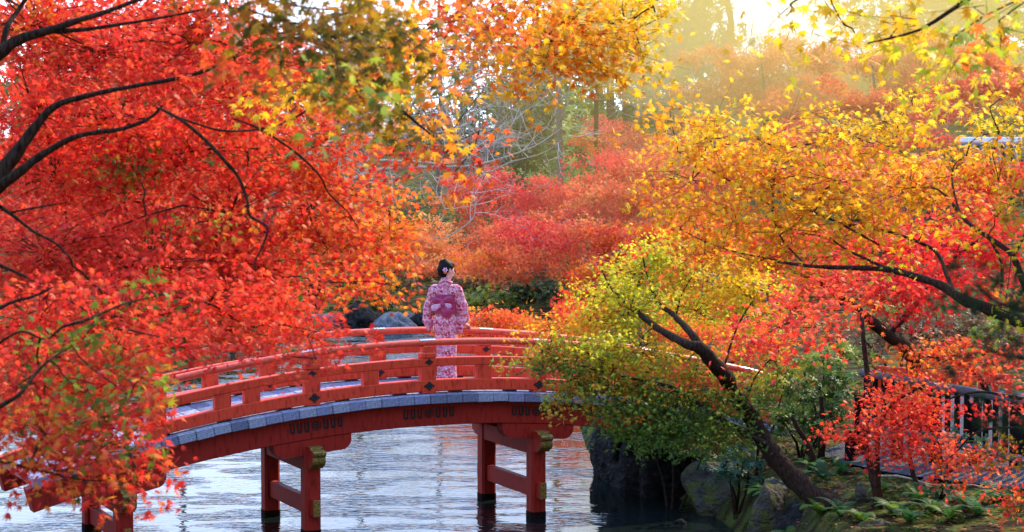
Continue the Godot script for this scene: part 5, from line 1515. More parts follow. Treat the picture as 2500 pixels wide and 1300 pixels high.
	for kind in 2:
		var mm := MultiMesh.new()
		mm.transform_format = MultiMesh.TRANSFORM_3D
		mm.use_colors = true
		mm.mesh = MESH.leaf[1] if kind == 0 else MESH.tuft[0]
		var ways: Array[Transform3D] = []
		var cols := PackedColorArray()
		for k in (7000 if kind == 0 else 9000):
			var d := r.randf_range(20.5, 34.0)
			var x := r.randf_range(2.4, 8.5)
			var sdist := shore_dist(x, d)
			if sdist < 0.25 or (kind == 1 and noise.get_noise_2d(x * 14.0, d * 14.0) < -0.05):
				continue
			var p := Vector3(x, ground(x, d) + 0.015, -d)
			var z := r.randf_range(0.04, 0.075) if kind == 0 else r.randf_range(0.03, 0.07)
			ways.append(Transform3D(Basis(Vector3.UP, r.randf() * TAU) * Basis(Vector3.RIGHT, r.randf_range(-0.5, 0.5)) * z, p))
			cols.append(pick("litter" if kind == 0 else "lime", r, r.randf()) if kind == 0 else pick("green", r, r.randf()))
		mm.instance_count = ways.size()
		for k in ways.size():
			mm.set_instance_transform(k, ways[k])
			mm.set_instance_color(k, cols[k])
		var mi := MultiMeshInstance3D.new()
		mi.name = "fallen_leaves" if kind == 0 else "moss"
		mi.multimesh = mm
		mi.set_meta("kind", "stuff")
		tag(mi, "fallen maple leaves scattered over the mossy bank" if kind == 0 else "moss and low grass covering the bank below the fence", "leaves" if kind == 0 else "moss")
		add_child(mi)


func make_deck_litter() -> void:
	var r := RandomNumberGenerator.new()
	r.seed = 515
	var mm := MultiMesh.new()
	mm.transform_format = MultiMesh.TRANSFORM_3D
	mm.use_colors = true
	mm.mesh = MESH.leaf[2]
	mm.instance_count = 260
	for k in 260:
		var sx := r.randf_range(-4.8, 4.8)
		var tz := r.randf_range(-BW + 0.05, -0.18) if k > 40 else r.randf_range(-0.01, 0.07)
		var p := bridge_xf * Vector3(sx, arc_y(sx) - 0.248, tz)
		mm.set_instance_transform(k, Transform3D(Basis(Vector3.UP, r.randf() * TAU) * Basis(Vector3.RIGHT, r.randf_range(-0.2, 0.2)) * r.randf_range(0.035, 0.05), p))
		mm.set_instance_color(k, pick("redor" if k % 3 else "litter", r, r.randf()))
	var mi := MultiMeshInstance3D.new()
	mi.name = "deck_leaves"
	mi.multimesh = mm
	mi.set_meta("kind", "stuff")
	tag(mi, "fallen red maple leaves lying on the bridge deck's grey planks", "leaves")
	add_child(mi)


# ---------------------------------------------------------------- fence, railing, roof
func make_fence() -> void:
	var a := gp(2110, 27.3)
	var e := gp(2600, 25.0)
	var top_a := at(2110, 914, 27.3).y
	var top_e := at(2600, 1000, 25.0).y
	var low_a := at(2110, 1035, 27.3).y
	var low_e := at(2600, 1152, 25.0).y
	var t := thing("slatted_fence", "low fence of black slats with a grey log handrail along the gravel path", "fence", a)
	var run := e - a
	var ln := Vector2(run.x, run.z).length()
	var dirv := Vector3(run.x, 0, run.z).normalized()
	var turn := atan2(-dirv.z, dirv.x)
	var b := Buf.new()
	var pts := []
	var rr := []
	var lo := []
	for k in 15:
		var u := k / 14.0
		var p := a.lerp(e, u)
		p.y = ground(p.x, -p.z)
		pts.append(Vector3(p.x - a.x, lerpf(top_a, top_e, u) - a.y + 0.008 * sin(k * 1.9), p.z - a.z))
		lo.append(Vector3(p.x - a.x, lerpf(low_a, low_e, u) - a.y, p.z - a.z))
		rr.append(0.052 + 0.004 * sin(k * 2.7))
	b.tube(pts, rr, 12, 0.05)
	obj("log_handrail", b.mesh(M.log), t)
	b = Buf.new()
	b.tube(lo, rr, 10, 0.05)
	obj("log_bottom_rail", b.mesh(M.log), t)
	var sb := Buf.new()
	sb.box(Transform3D.IDENTITY, Vector3(0.072, 0.70, 0.03), 0.004)
	var sm := sb.mesh(M.black_wood)
	var n := int(ln / 0.138)
	for k in n:
		var p := a.lerp(e, (k + 0.5) / n)
		var uu := (k + 0.5) / n
		p.y = (lerpf(top_a, top_e, uu) + lerpf(low_a, low_e, uu)) * 0.5
		var o := obj("slat", sm, t)
		o.transform = Transform3D(Basis(Vector3.UP, turn + rng.randf_range(-0.03, 0.03)) * Basis(Vector3(0, 0, 1), rng.randf_range(-0.008, 0.008)), p - a)
	var pb := Buf.new()
	pb.box(Transform3D.IDENTITY, Vector3(0.12, 1.0, 0.12), 0.012)
	var pm := pb.mesh(M.black_wood)
	for u in [0.0, 0.2, 0.4, 0.6, 0.8, 1.0]:
		var p := a.lerp(e, u) + Vector3(0, 0, -0.10)
		p.y = ground(p.x, -p.z)
		obj("fence_post", pm, t, p - a + Vector3(0, 0.3, 0)).rotation.y = turn
	# the red railing across the path
	var g := gp(2150, 33.0)
	t = thing("red_railing", "vermilion railing with square posts across the path behind the fence", "railing", g)
	var g2 := gp(2470, 31.0) - g
	var ry := at(2370, 934, 31.6).y - g.y
	g2.y = at(2470, 930, 31.0).y - g.y - ry
	b = Buf.new()
	var dz := g2.normalized()
	var bs := Basis(dz.cross(Vector3.UP).normalized(), Vector3.UP, dz)
	b.sweep(crect(-0.06, 0.06, -0.07, 0.07, 0.015), [Transform3D(bs, Vector3(0, ry, 0)), Transform3D(bs, g2 + Vector3(0, ry, 0))])
	obj("rail", b.mesh(M.red), t)
	b = Buf.new()
	b.sweep(crect(-0.04, 0.04, -0.04, 0.04, 0.01), [Transform3D(bs, Vector3(0, ry - 0.38, 0)), Transform3D(bs, g2 + Vector3(0, ry - 0.38, 0))])
	obj("lower_rail", b.mesh(M.red), t)
	pb = Buf.new()
	pb.box(Transform3D.IDENTITY, Vector3(0.085, 1.0, 0.085), 0.01)
	pm = pb.mesh(M.red)
	for k in 11:
		var p := g2 * (k / 10.0)
		obj("post", pm, t, p + Vector3(0, ry - 0.5, 0))
	# short black post
	b = Buf.new()
	b.tube([Vector3.ZERO, Vector3(0, 0.2, 0), Vector3(0, 0.42, 0)], [0.075, 0.07, 0.068], 12, 0.04)
	var o := obj("black_post", b.mesh(M.black_wood))
	o.position = gp(2083, 27.0, -0.03)
	tag(o, "short charred black post standing on the moss", "post")
	# thin stems on the bank
	for f in [["thin bent stem right of the twin stemmed maple", [[2240, 1190, 24.6, 10], [2228, 1150, 24.6, 8], [2222, 1100, 24.6, 6], [2226, 1060, 24.6, 4]]], ["dark crooked stem among the shrubs behind the leaning trunk", [[1985, 1120, 26.6, 11], [1970, 1080, 26.6, 10], [1950, 1050, 26.6, 9], [1935, 1020, 26.6, 7]]], ["dark upright stem under the sunlit shrub", [[2008, 1090, 27.2, 12], [2010, 1030, 27.2, 10], [2005, 970, 27.2, 8]]]]:
		var p0: Array = f[1][0]
		var foot := gp(p0[0], p0[2], -0.05)
		t = thing("thin_stem", f[0], "tree trunk", foot)
		limb(t, "trunk", f[1], M.bark_dark, 8, foot)
	# pale fallen branch on the moss
	t = thing("fallen_branch", "pale thin branch lying on the moss below the path", "branch", gp(2280, 24.9))
	var fb := Buf.new()
	var fp := []
	for k in 9:
		fp.append(gp(2160 + 38 * k, 25.6 - 0.2 * k, 0.05 + 0.03 * sin(k * 1.3)) - t.position)
	fb.tube(fp, [0.014, 0.013, 0.013, 0.012, 0.011, 0.010, 0.009, 0.007, 0.005], 6, 0.1)
	obj("stick", fb.mesh(M.bark_pale), t)
	# wooden crossbar on a post, far up the slope
	t = thing("crossbar_post", "grey wooden post with a crossbar before the thick brown trunk", "post", gp(1455, 80.0, -0.1))
	var y0 := at(1455, 290, 80).y
	b = Buf.new()
	b.box(Transform3D(Basis.IDENTITY, Vector3(0, (at(1455, 228, 80).y - t.position.y) * 0.5, 0)), Vector3(0.16, at(1455, 228, 80).y - t.position.y, 0.16), 0.01)
	obj("upright", b.mesh(M.old_wood), t)
	b = Buf.new()
	b.box(Transform3D(Basis.IDENTITY, Vector3(0.18, at(1455, 243, 80).y - t.position.y, 0.1)), Vector3(1.15, 0.06, 0.06), 0.008)
	obj("crossbar", b.mesh(M.log), t)


func make_roof() -> void:
	# the small tiled-roof hall glimpsed through the golden leaves
	var base := gp(2440, 56.0)
	var t := thing("tiled_hall", "small hall with a grey tiled roof glimpsed through the golden leaves", "building", base, -0.15)
	var eave := at(2440, 425, 56).y - base.y
	var ridge := at(2440, 352, 56).y - base.y
	var hw := 1.0
	var hd := 1.3
	var b := Buf.new()
	b.box(Transform3D(Basis.IDENTITY, Vector3(0, eave * 0.5, 0)), Vector3(hw * 2 - 0.8, eave, hd * 2 - 0.8), 0.02)
	obj("wall", b.mesh(M.plaster), t)
	for k in 5:
		b = Buf.new()
		b.box(Transform3D(Basis.IDENTITY, Vector3(-0.64 + 0.32 * k, eave * 0.5, hd - 0.36)), Vector3(0.14, eave - 0.02, 0.14), 0.01)
		obj("pillar", b.mesh(M.old_wood), t)
	var rf := Buf.new()
	rf.sweep(PackedVector2Array([Vector2(-hd, eave), Vector2(hd, eave), Vector2(hd, eave + 0.08), Vector2(0.0, ridge - 0.02), Vector2(-hd, eave + 0.08)]), [Transform3D(Basis(Vector3(0, 0, 1), Vector3.UP, Vector3(-1, 0, 0)), Vector3(hw, 0, 0)), Transform3D(Basis(Vector3(0, 0, 1), Vector3.UP, Vector3(-1, 0, 0)), Vector3(-hw, 0, 0))])
	var roof := obj("roof", rf.mesh(M.old_wood), t)
	var tb := Buf.new()
	var sl := Vector2(hd + 0.08, ridge - eave - 0.1).length() / 7.0
	for j in 3:
		tb.tube([Vector3.ZERO, Vector3(0, 0, sl * 1.06)], [0.062, 0.066], 8)
		break
	var tm := tb.mesh(M.tile)
	var ang := atan2(ridge - eave - 0.1, hd)
	for row in 7:
		for k in 10:
			var o := obj("tile", tm, roof)
			var u := (row + 1) / 7.0
			o.transform = Transform3D(Basis(Vector3.RIGHT, ang), Vector3(-hw + 0.1 + k * 0.211, lerpf(eave + 0.1, ridge, u) + 0.02 - 0.006 * row, hd * (1.0 - u) + 0.03))
	b = Buf.new()
	b.tube([Vector3(-hw - 0.1, ridge + 0.06, 0), Vector3(hw + 0.1, ridge + 0.06, 0)], [0.13, 0.13], 12)
	obj("ridge_cap", b.mesh(M.plate), roof)


# ---------------------------------------------------------------- the woman in the kimono
func smin(a: float, b: float, k: float) -> float:
	var h := maxf(k - absf(a - b), 0.0) / k
	return minf(a, b) - h * h * k * 0.25


# bones: [a, b, radius a, radius b, flattening in z]; a field joined with a smooth minimum, meshed as surface nets
func body(buf: Buf, bones: Array, cell: float, k: float) -> void:
	var lo := Vector3(1e9, 1e9, 1e9)
	var hi := -lo
	for q in bones:
		var rm: float = maxf(q[2], q[3]) + cell * 3
		for e in 2:
			lo = lo.min(q[e] - Vector3(rm, rm, rm))
			hi = hi.max(q[e] + Vector3(rm, rm, rm))
	var nx := int((hi.x - lo.x) / cell) + 2
	var ny := int((hi.y - lo.y) / cell) + 2
	var nz := int((hi.z - lo.z) / cell) + 2
	var f := PackedFloat32Array()
	f.resize(nx * ny * nz)
	f.fill(9.0)
	for q in bones:
		var a: Vector3 = q[0]
		var b: Vector3 = q[1]
		var fl: float = q[4] if q.size() > 4 else 1.0
		var rm: float = maxf(q[2], q[3]) + k + cell * 2
		var l := a.min(b) - Vector3(rm, rm, rm) - lo
		var h := a.max(b) + Vector3(rm, rm, rm) - lo
		var ab := b - a
		ab.z /= fl
		var inv := 1.0 / maxf(ab.length_squared(), 1e-9)
		var ra: float = q[2]
		var rb: float = q[3]
		for z in range(maxi(0, int(l.z / cell)), mini(nz, int(h.z / cell) + 2)):
			for y in range(maxi(0, int(l.y / cell)), mini(ny, int(h.y / cell) + 2)):
				var o := (z * ny + y) * nx
				for x in range(maxi(0, int(l.x / cell)), mini(nx, int(h.x / cell) + 2)):
					var p := lo + Vector3(x, y, z) * cell - a
					p.z /= fl
					var t := clampf(p.dot(ab) * inv, 0.0, 1.0)
					var d := (p - ab * t).length() - lerpf(ra, rb, t)
					f[o + x] = smin(f[o + x], d, k)
	var id := PackedInt32Array()
	id.resize(nx * ny * nz)
	id.fill(-1)
	var off := [0, 1, nx, nx + 1, nx * ny, nx * ny + 1, nx * ny + nx, nx * ny + nx + 1]
	var cor := [Vector3(0, 0, 0), Vector3(1, 0, 0), Vector3(0, 1, 0), Vector3(1, 1, 0), Vector3(0, 0, 1), Vector3(1, 0, 1), Vector3(0, 1, 1), Vector3(1, 1, 1)]
	var edges := [[0, 1], [2, 3], [4, 5], [6, 7], [0, 2], [1, 3], [4, 6], [5, 7], [0, 4], [1, 5], [2, 6], [3, 7]]
	for z in nz - 1:
		for y in ny - 1:
			for x in nx - 1:
				var o := (z * ny + y) * nx + x
				var s := f[o] < 0.0
				if (f[o + 1] < 0.0) == s and (f[o + nx] < 0.0) == s and (f[o + nx + 1] < 0.0) == s and (f[o + nx * ny] < 0.0) == s and (f[o + nx * ny + 1] < 0.0) == s and (f[o + nx * ny + nx] < 0.0) == s and (f[o + nx * ny + nx + 1] < 0.0) == s:
					continue
				var sum := Vector3.ZERO
				var cnt := 0
				for e in edges:
					var u: float = f[o + off[e[0]]]
					var w: float = f[o + off[e[1]]]
					if (u < 0.0) != (w < 0.0):
						sum += (cor[e[0]] as Vector3).lerp(cor[e[1]], u / (u - w))
						cnt += 1
				id[o] = buf.v.size()
				buf.v.append(lo + (Vector3(x, y, z) + sum / cnt) * cell)
				var g := Vector3.ZERO
				for c in 8:
					g += ((cor[c] as Vector3) * 2.0 - Vector3.ONE) * f[o + off[c]]
				buf.n.append(g.normalized())
				buf.c.append(Color.WHITE)
	var dx := 1
	var dy := nx
	var dz := nx * ny
	for z in range(1, nz - 1):
		for y in range(1, ny - 1):
			for x in range(1, nx - 1):
				var o := (z * ny + y) * nx + x
				var s := f[o] < 0.0
				for ax in 3:
					var st: int = [dx, dy, dz][ax]
					if (f[o + st] < 0.0) == s:
						continue
					var u: int = [dy, dz, dx][ax]
					var w: int = [dz, dx, dy][ax]
					var a := id[o]
					var b := id[o - u]
					var c := id[o - u - w]
					var d := id[o - w]
					if a < 0 or b < 0 or c < 0 or d < 0:
						continue
					if s:
						buf.i.append_array([a, c, b, a, d, c])
					else:
						buf.i.append_array([a, b, c, a, c, d])


func make_person() -> void:
	var spot := bridge_xf * Vector3(0.84, arc_y(0.84) - 0.262, -1.44)
	var t := thing("person", "woman in a pink flowered kimono looking out from the bridge", "person", spot, -0.10)
	var inv := t.transform.affine_inverse()
	# where the hand meets the far handrail
	var hs := 1.36
	var hand: Vector3 = inv * (bridge_xf * Vector3(hs, arc_y(hs) + 0.432, -BW - 0.06))
	var wrist := hand + Vector3(-0.075, 0.055, 0.10)
	# body: neck, head, arms, legs, one mesh
	var sk := Buf.new()
	var face := Vector3(0.80, -0.10, -0.60).normalized()
	var side := face.cross(Vector3.UP).normalized()
	var hc := Vector3(0.018, 1.478, -0.005)
	body(sk, [
		[Vector3(0.0, 1.22, 0.0), Vector3(0.008, 1.37, 0.0), 0.075, 0.048], [Vector3(0.008, 1.34, 0.0), hc + Vector3(0, -0.02, 0), 0.046, 0.052],
		[Vector3(-0.13, 1.22, 0), Vector3(0.13, 1.22, 0), 0.055, 0.055], [Vector3(0, 0.75, 0), Vector3(0, 1.2, 0), 0.10, 0.11, 0.8],
		[Vector3(0.15, 1.21, 0), Vector3(0.235, 0.95, -0.06), 0.045, 0.038], [Vector3(0.235, 0.95, -0.06), wrist, 0.036, 0.024],
		[Vector3(-0.15, 1.21, 0), Vector3(-0.22, 0.94, -0.04), 0.045, 0.038], [Vector3(-0.22, 0.94, -0.04), Vector3(-0.2, 0.74, -0.12), 0.036, 0.024],
		[Vector3(-0.05, 0.75, 0), Vector3(-0.045, 0.06, 0), 0.08, 0.04], [Vector3(0.06, 0.75, 0), Vector3(0.055, 0.06, 0), 0.08, 0.04],
		[Vector3(-0.045, 0.035, 0.03), Vector3(-0.05, 0.03, -0.13), 0.036, 0.028], [Vector3(0.055, 0.035, 0.03), Vector3(0.06, 0.03, -0.13), 0.036, 0.028],
	], 0.012, 0.03)
	# head on a finer grid
	var fc := hc + face * 0.045
	body(sk, [
		[hc + Vector3(0, 0.02, 0) - face * 0.01, hc + Vector3(0, 0.03, 0), 0.086, 0.086], [hc + face * 0.035 + Vector3(0, -0.005, 0), hc + face * 0.045 + Vector3(0, -0.085, 0), 0.066, 0.034],
		[fc + face * 0.052 + Vector3(0, 0.0, 0), fc + face * 0.066 + Vector3(0, -0.035, 0), 0.008, 0.014], [fc + face * 0.05 + Vector3(0, -0.063, 0) + side * 0.012, fc + face * 0.05 + Vector3(0, -0.063, 0) - side * 0.012, 0.010, 0.010],
		[hc + Vector3(0, 0.018, 0) + side * 0.082 - face * 0.004, hc + Vector3(0, -0.03, 0) + side * 0.080 + face * 0.004, 0.018, 0.011], [hc + Vector3(0, 0.018, 0) - side * 0.082 - face * 0.004, hc + Vector3(0, -0.03, 0) - side * 0.080 + face * 0.004, 0.018, 0.011],
		[hc + Vector3(0, -0.06, 0), Vector3(0.008, 1.36, 0), 0.05, 0.045],
	], 0.006, 0.018)
	# the hand lying on the rail, five fingers over it; a second hand hanging inside the other sleeve
	for h in 2:
		var w := wrist if h == 0 else Vector3(-0.2, 0.74, -0.12)
		var fwd := (hand - wrist).normalized() if h == 0 else Vector3(0.1, -1, -0.15).normalized()
		var rt := fwd.cross(Vector3.UP if h == 0 else Vector3(1, 0, 0)).normalized()
		var dn := fwd.cross(rt).normalized()
		if dn.y > 0 and h == 0:
			dn = -dn
		var bones := [[w - fwd * 0.03, w + fwd * 0.01, 0.023, 0.022], [w + fwd * 0.01 - rt * 0.012, w + fwd * 0.07 - rt * 0.024, 0.018, 0.013], [w + fwd * 0.01 + rt * 0.012, w + fwd * 0.068 + rt * 0.024, 0.018, 0.013], [w + fwd * 0.02, w + fwd * 0.072, 0.018, 0.014]]
		var lens := [0.058, 0.068, 0.064, 0.05]
		for q in 4:
			var b0 := w + fwd * (0.070 - 0.004 * absf(q - 1.4)) + rt * (-0.027 + 0.018 * q)
			var d1 := (fwd + dn * 0.15 + rt * (q - 1.5) * 0.06).normalized()
			var d2 := (fwd + dn * 0.75).normalized()
			var k1: Vector3 = b0 + d1 * lens[q] * 0.5
			bones.append([b0, k1, 0.009, 0.0082])
			bones.append([k1, k1 + d2 * lens[q] * 0.5, 0.0082, 0.0066])
		var th0 := w + fwd * 0.022 - rt * 0.02
		var th1 := th0 - rt * 0.028 + fwd * 0.022 + dn * 0.008
		bones.append([th0, th1, 0.012, 0.0095])
		bones.append([th1, th1 + (fwd - rt * 0.15 + dn * 0.3).normalized() * 0.032, 0.0095, 0.0075])
		body(sk, bones, 0.004, 0.006)
	obj("body", sk.mesh(M.skin), t)
	# eyes, brows and lips
	var ey := Buf.new()
	for s in [-1.0, 1.0]:
		var e: Vector3 = fc + face * 0.036 + Vector3(0, 0.012, 0) + side * s * 0.030
		ey.box(Transform3D(Basis(side, Vector3.UP, face), e + face * 0.016), Vector3(0.026, 0.009, 0.012), 0.003)
	obj("eyes", ey.mesh(M.hair), t)
	var lb := Buf.new()
	lb.box(Transform3D(Basis(side, Vector3.UP, face), fc + face * 0.058 + Vector3(0, -0.063, 0)), Vector3(0.034, 0.011, 0.008), 0.003)
	obj("lips", lb.mesh(M.lining), t)
	# hair gathered up
	var hb := Buf.new()
	body(hb, [
		[hc - face * 0.028 + Vector3(0, 0.035, 0), hc - face * 0.02 + Vector3(0, 0.05, 0), 0.096, 0.09], [hc - face * 0.055 + Vector3(-0.01, 0.0, 0.0), hc - face * 0.06 + Vector3(-0.012, -0.035, 0.0), 0.075, 0.062],
		[hc + Vector3(-0.005, 0.105, 0.0) - face * 0.03, hc + Vector3(-0.02, 0.095, 0) - face * 0.05, 0.048, 0.045], [hc + face * 0.055 + Vector3(0, 0.075, 0) - side * 0.03, hc + face * 0.055 + Vector3(0, 0.075, 0) + side * 0.03, 0.04, 0.04],
		[hc + side * 0.062 + face * 0.03 + Vector3(0, 0.045, 0), hc + side * 0.07 + face * 0.01 + Vector3(0, 0.03, 0), 0.03, 0.026], [hc - side * 0.062 + face * 0.03 + Vector3(0, 0.045, 0), hc - side * 0.07 + face * 0.01 + Vector3(0, 0.03, 0), 0.03, 0.026],
		[hc - face * 0.055 + Vector3(0, -0.035, 0), Vector3(0.0, 1.385, 0.035), 0.045, 0.025],
	], 0.007, 0.02)
	obj("hair", hb.mesh(M.hair), t)
	# flower ornament: petals and an orange tassel below
	var fl := Node3D.new()
	fl.name = "hair_flower"
	t.add_child(fl)
	fl.position = hc + Vector3(-0.006, 0.012, 0.122)
	fl.scale = Vector3.ONE * 0.9
	var pb := Buf.new()
	for k in 6:
		var a := TAU * k / 6.0
		var d1 := Vector3(cos(a), sin(a), 0.15)
		var s1 := Vector3(-sin(a), cos(a), 0)
		pb.quad(d1 * 0.006, d1 * 0.026 + s1 * 0.013, d1 * 0.044, d1 * 0.026 - s1 * 0.013, Vector3(0, 0, 1))
		pb.quad(d1 * 0.006 - Vector3(0, 0, 0.004), d1 * 0.026 + s1 * 0.013 - Vector3(0, 0, 0.004), d1 * 0.044 - Vector3(0, 0, 0.002), d1 * 0.026 - s1 * 0.013 - Vector3(0, 0, 0.004), Vector3(0, 0, -1))
	obj("petals", pb.mesh(M.petal), fl)
	pb = Buf.new()
	for k in 6:
		var a := TAU * k / 6.0 + 0.5
		var d1 := Vector3(cos(a), sin(a) * 0.8, 0.2)
		var s1 := Vector3(-sin(a), cos(a), 0)
		var o := Vector3(0, -0.035, 0.008)
		pb.quad(o, o + d1 * 0.017 + s1 * 0.009, o + d1 * 0.028, o + d1 * 0.017 - s1 * 0.009, Vector3(0, 0, 1))
	obj("orange_petals", pb.mesh(M.petal_orange), fl)
	# kimono
	var kb := Buf.new()
	var ws := wrist + Vector3(-0.015, 0.03, 0.02)
	body(kb, [
		[Vector3(0, 0.80, 0), Vector3(0, 1.14, 0.0), 0.143, 0.142, 0.72], [Vector3(-0.135, 1.21, 0.0), Vector3(0.13, 1.21, 0.0), 0.078, 0.078], [Vector3(0, 1.24, 0.01), Vector3(0.004, 1.34, 0.012), 0.088, 0.070],
		[Vector3(-0.005, 0.76, 0.01), Vector3(0.01, 0.55, 0.0), 0.160, 0.136, 0.8], [Vector3(0.01, 0.55, 0.0), Vector3(0.015, 0.09, 0.0), 0.142, 0.125, 0.85], [Vector3(0.015, 0.09, 0.0), Vector3(0.018, 0.06, 0.0), 0.126, 0.130, 0.85],
		[Vector3(-0.15, 1.2, 0), Vector3(-0.225, 0.98, -0.02), 0.078, 0.072], [Vector3(-0.228, 0.98, -0.02), Vector3(-0.262, 0.80, -0.04), 0.066, 0.056], [Vector3(-0.24, 0.9, -0.02), Vector3(-0.235, 0.76, -0.02), 0.06, 0.05], [Vector3(-0.23, 0.8, -0.02), Vector3(-0.225, 0.69, 0.0), 0.05, 0.03],
		[Vector3(0.15, 1.2, 0), Vector3(0.215, 0.99, -0.03), 0.080, 0.078], [Vector3(0.215, 0.99, -0.03), ws + Vector3(0.03, 0.05, 0.06), 0.078, 0.062], [ws + Vector3(0.02, 0.07, 0.06), ws + Vector3(0.0, 0.03, 0.02), 0.06, 0.045],
		[Vector3(0.225, 0.93, -0.03), Vector3(0.22, 0.80, -0.02), 0.066, 0.055], [Vector3(0.205, 0.82, -0.01), Vector3(0.20, 0.65, 0.02), 0.05, 0.028],
	], 0.013, 0.035)
	obj("kimono", kb.mesh(M.kimono), t)
	# collar band
	var cb := Buf.new()
	var cp := []
	for k in 13:
		var a := PI * (-0.15 + 1.3 * k / 12.0)
		cp.append(Vector3(0.004 + cos(a) * 0.083, 1.352 - 0.035 * absf(cos(a)), 0.012 + sin(a) * 0.078))
	var cr := []
	for k in 13:
		cr.append(0.014)
	cb.tube(cp, cr, 8)
	obj("collar", cb.mesh(M.kimono), t)
	# red lining at the sleeve mouths
	var lin_b := Buf.new()
	body(lin_b, [[ws + Vector3(-0.02, -0.005, 0.03), Vector3(0.185, 0.70, -0.0), 0.03, 0.016], [Vector3(-0.20, 0.78, -0.01), Vector3(-0.20, 0.70, 0.012), 0.022, 0.012]], 0.009, 0.01)
	obj("sleeve_lining", lin_b.mesh(M.lining), t)
	# obi and its bow
	var ob := Buf.new()
	body(ob, [[Vector3(0, 0.93, 0.0), Vector3(0, 1.10, 0.0), 0.163, 0.163, 0.75]], 0.012, 0.01)
	var cut := Buf.new()
	for k in 24:
		for j in 4:
			var a := TAU * k / 24.0
			var a2 := TAU * (k + 1) / 24.0
			var y0 := 0.90 + 0.065 * j
			var y1 := 0.90 + 0.065 * (j + 1)
			cut.quad(Vector3(cos(a) * 0.156, y0, sin(a) * 0.122), Vector3(cos(a2) * 0.156, y0, sin(a2) * 0.122), Vector3(cos(a2) * 0.156, y1, sin(a2) * 0.122), Vector3(cos(a) * 0.156, y1, sin(a) * 0.122), Vector3(cos(a), 0, sin(a)))
	var obi := obj("obi", cut.mesh(M.obi), t)
	var kn := Buf.new()
	body(kn, [[Vector3(-0.022, 1.055, 0.135), Vector3(-0.022, 1.03, 0.14), 0.032, 0.034]], 0.008, 0.01)
	obj("knot", kn.mesh(M.obi), obi)
	for q in [[Vector3(-0.03, 1.075, 0.13), Vector3(-0.125, 1.085, 0.125), 0.030, 0.046, 0], [Vector3(-0.01, 1.08, 0.13), Vector3(0.06, 1.10, 0.13), 0.030, 0.052, 0], [Vector3(-0.03, 1.03, 0.13), Vector3(-0.135, 0.985, 0.135), 0.022, 0.046, 1], [Vector3(0.0, 1.03, 0.135), Vector3(0.065, 1.012, 0.14), 0.020, 0.036, 1], [Vector3(0.0, 0.98, 0.12), Vector3(0.03, 0.925, 0.125), 0.06, 0.075, 0]]:
		var lb2 := Buf.new()
		var fa: Vector3 = q[0]
		var fbv: Vector3 = q[1]
		var ctr := Transform3D(Basis.IDENTITY, Vector3.ZERO)
		body(lb2, [[fa, fbv, q[2], q[3], 0.45]], 0.008, 0.01)
		obj("bow_loop", lb2.mesh(M.obi_light if q[4] else M.obi), obi)
	# sandals
	for x in [-0.048, 0.058]:
		var sb := Buf.new()
		sb.box(Transform3D(Basis.IDENTITY, Vector3(x, 0.008, -0.05)), Vector3(0.08, 0.03, 0.24), 0.01)
		obj("sandal", sb.mesh(M.lining), t)


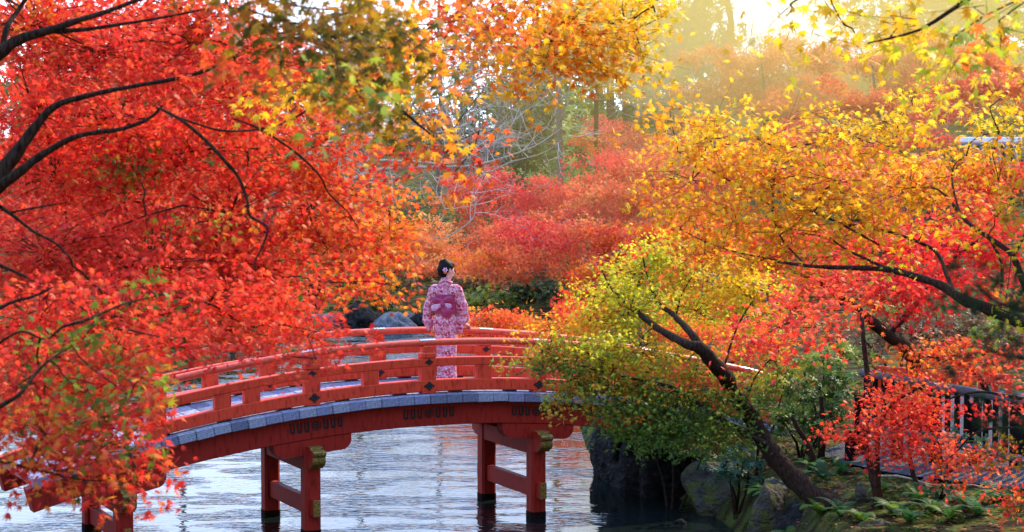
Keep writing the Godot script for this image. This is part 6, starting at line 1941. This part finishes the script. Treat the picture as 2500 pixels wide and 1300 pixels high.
# ---------------------------------------------------------------- all of it
func _ready() -> void:
	rng.seed = 20
	noise.seed = 12
	noise.frequency = 0.05
	var cam := Camera3D.new()
	cam.name = "camera"
	cam.position = CAM
	cam.rotation.x = -PITCH
	cam.fov = rad_to_deg(2.0 * atan(650.0 / F))
	cam.near = 0.1
	cam.far = 600.0
	var lens := CameraAttributesPhysical.new()
	lens.frustum_focal_length = 24.0 / (2.0 * 650.0 / F)
	lens.frustum_focus_distance = 27.5
	lens.frustum_near = 0.1
	lens.frustum_far = 600.0
	lens.exposure_aperture = 8.5
	cam.attributes = lens
	cam.fov = rad_to_deg(2.0 * atan(650.0 / F))
	cam.current = true
	add_child(cam)
	var env := Environment.new()
	env.background_mode = Environment.BG_SKY
	var sm := ProceduralSkyMaterial.new()
	sm.sky_top_color = Color(0.52, 0.66, 0.90)
	sm.sky_horizon_color = Color(0.88, 0.93, 1.0)
	sm.sky_curve = 0.18
	sm.sky_energy_multiplier = 1.4
	sm.ground_bottom_color = Color(0.25, 0.2, 0.16)
	sm.ground_horizon_color = Color(0.6, 0.55, 0.5)
	var sky := Sky.new()
	sky.sky_material = sm
	env.sky = sky
	env.tonemap_mode = Environment.TONE_MAPPER_LINEAR
	env.tonemap_exposure = EXPOSURE
	env.sdfgi_enabled = true
	env.ssao_enabled = true
	env.ssil_enabled = true
	var we := WorldEnvironment.new()
	we.name = "environment"
	we.environment = env
	add_child(we)
	var sun := DirectionalLight3D.new()
	sun.name = "sun"
	sun.light_energy = 1.6
	sun.light_color = Color(1.0, 0.92, 0.78)
	sun.light_angular_distance = 0.5
	sun.shadow_enabled = true
	sun.look_at_from_position(SUN_TO * 10.0, Vector3.ZERO, Vector3.UP)
	add_child(sun)
	make_mist(env)
	make_materials()
	make_leaf_meshes()
	make_ground()
	make_bridge()
	make_deck_litter()
	make_rocks()
	make_fence()
	make_roof()
	make_trees()
	make_bare_trees()
	make_pine()
	make_plants()
	make_person()


# sunlit mist on the upper slope; its golden glow is put into the colour
func make_mist(env: Environment) -> void:
	env.volumetric_fog_enabled = true
	env.volumetric_fog_density = 0.0
	for q in [[at(1990, -10, 74), Vector3(19, 10, 34), 0.038], [at(1850, 150, 64), Vector3(17, 13, 34), 0.006], [at(1500, 300, 84), Vector3(60, 24, 60), 0.0014]]:
		var fm := FogMaterial.new()
		fm.albedo = Color(1.0, 0.86, 0.48)
		fm.density = q[2]
		var fv := FogVolume.new()
		fv.name = numbered("mist")
		fv.shape = RenderingServer.FOG_VOLUME_SHAPE_ELLIPSOID
		fv.size = q[1]
		fv.material = fm
		add_child(fv)
		fv.position = q[0]
		fv.set_meta("kind", "stuff")
		tag(fv, "golden tinted sunlit mist lying over the top of the slope" if q[2] > 0.02 else ("thin mist along the middle of the slope" if q[2] > 0.005 else "faint haze over the whole far shore and hill"), "mist")
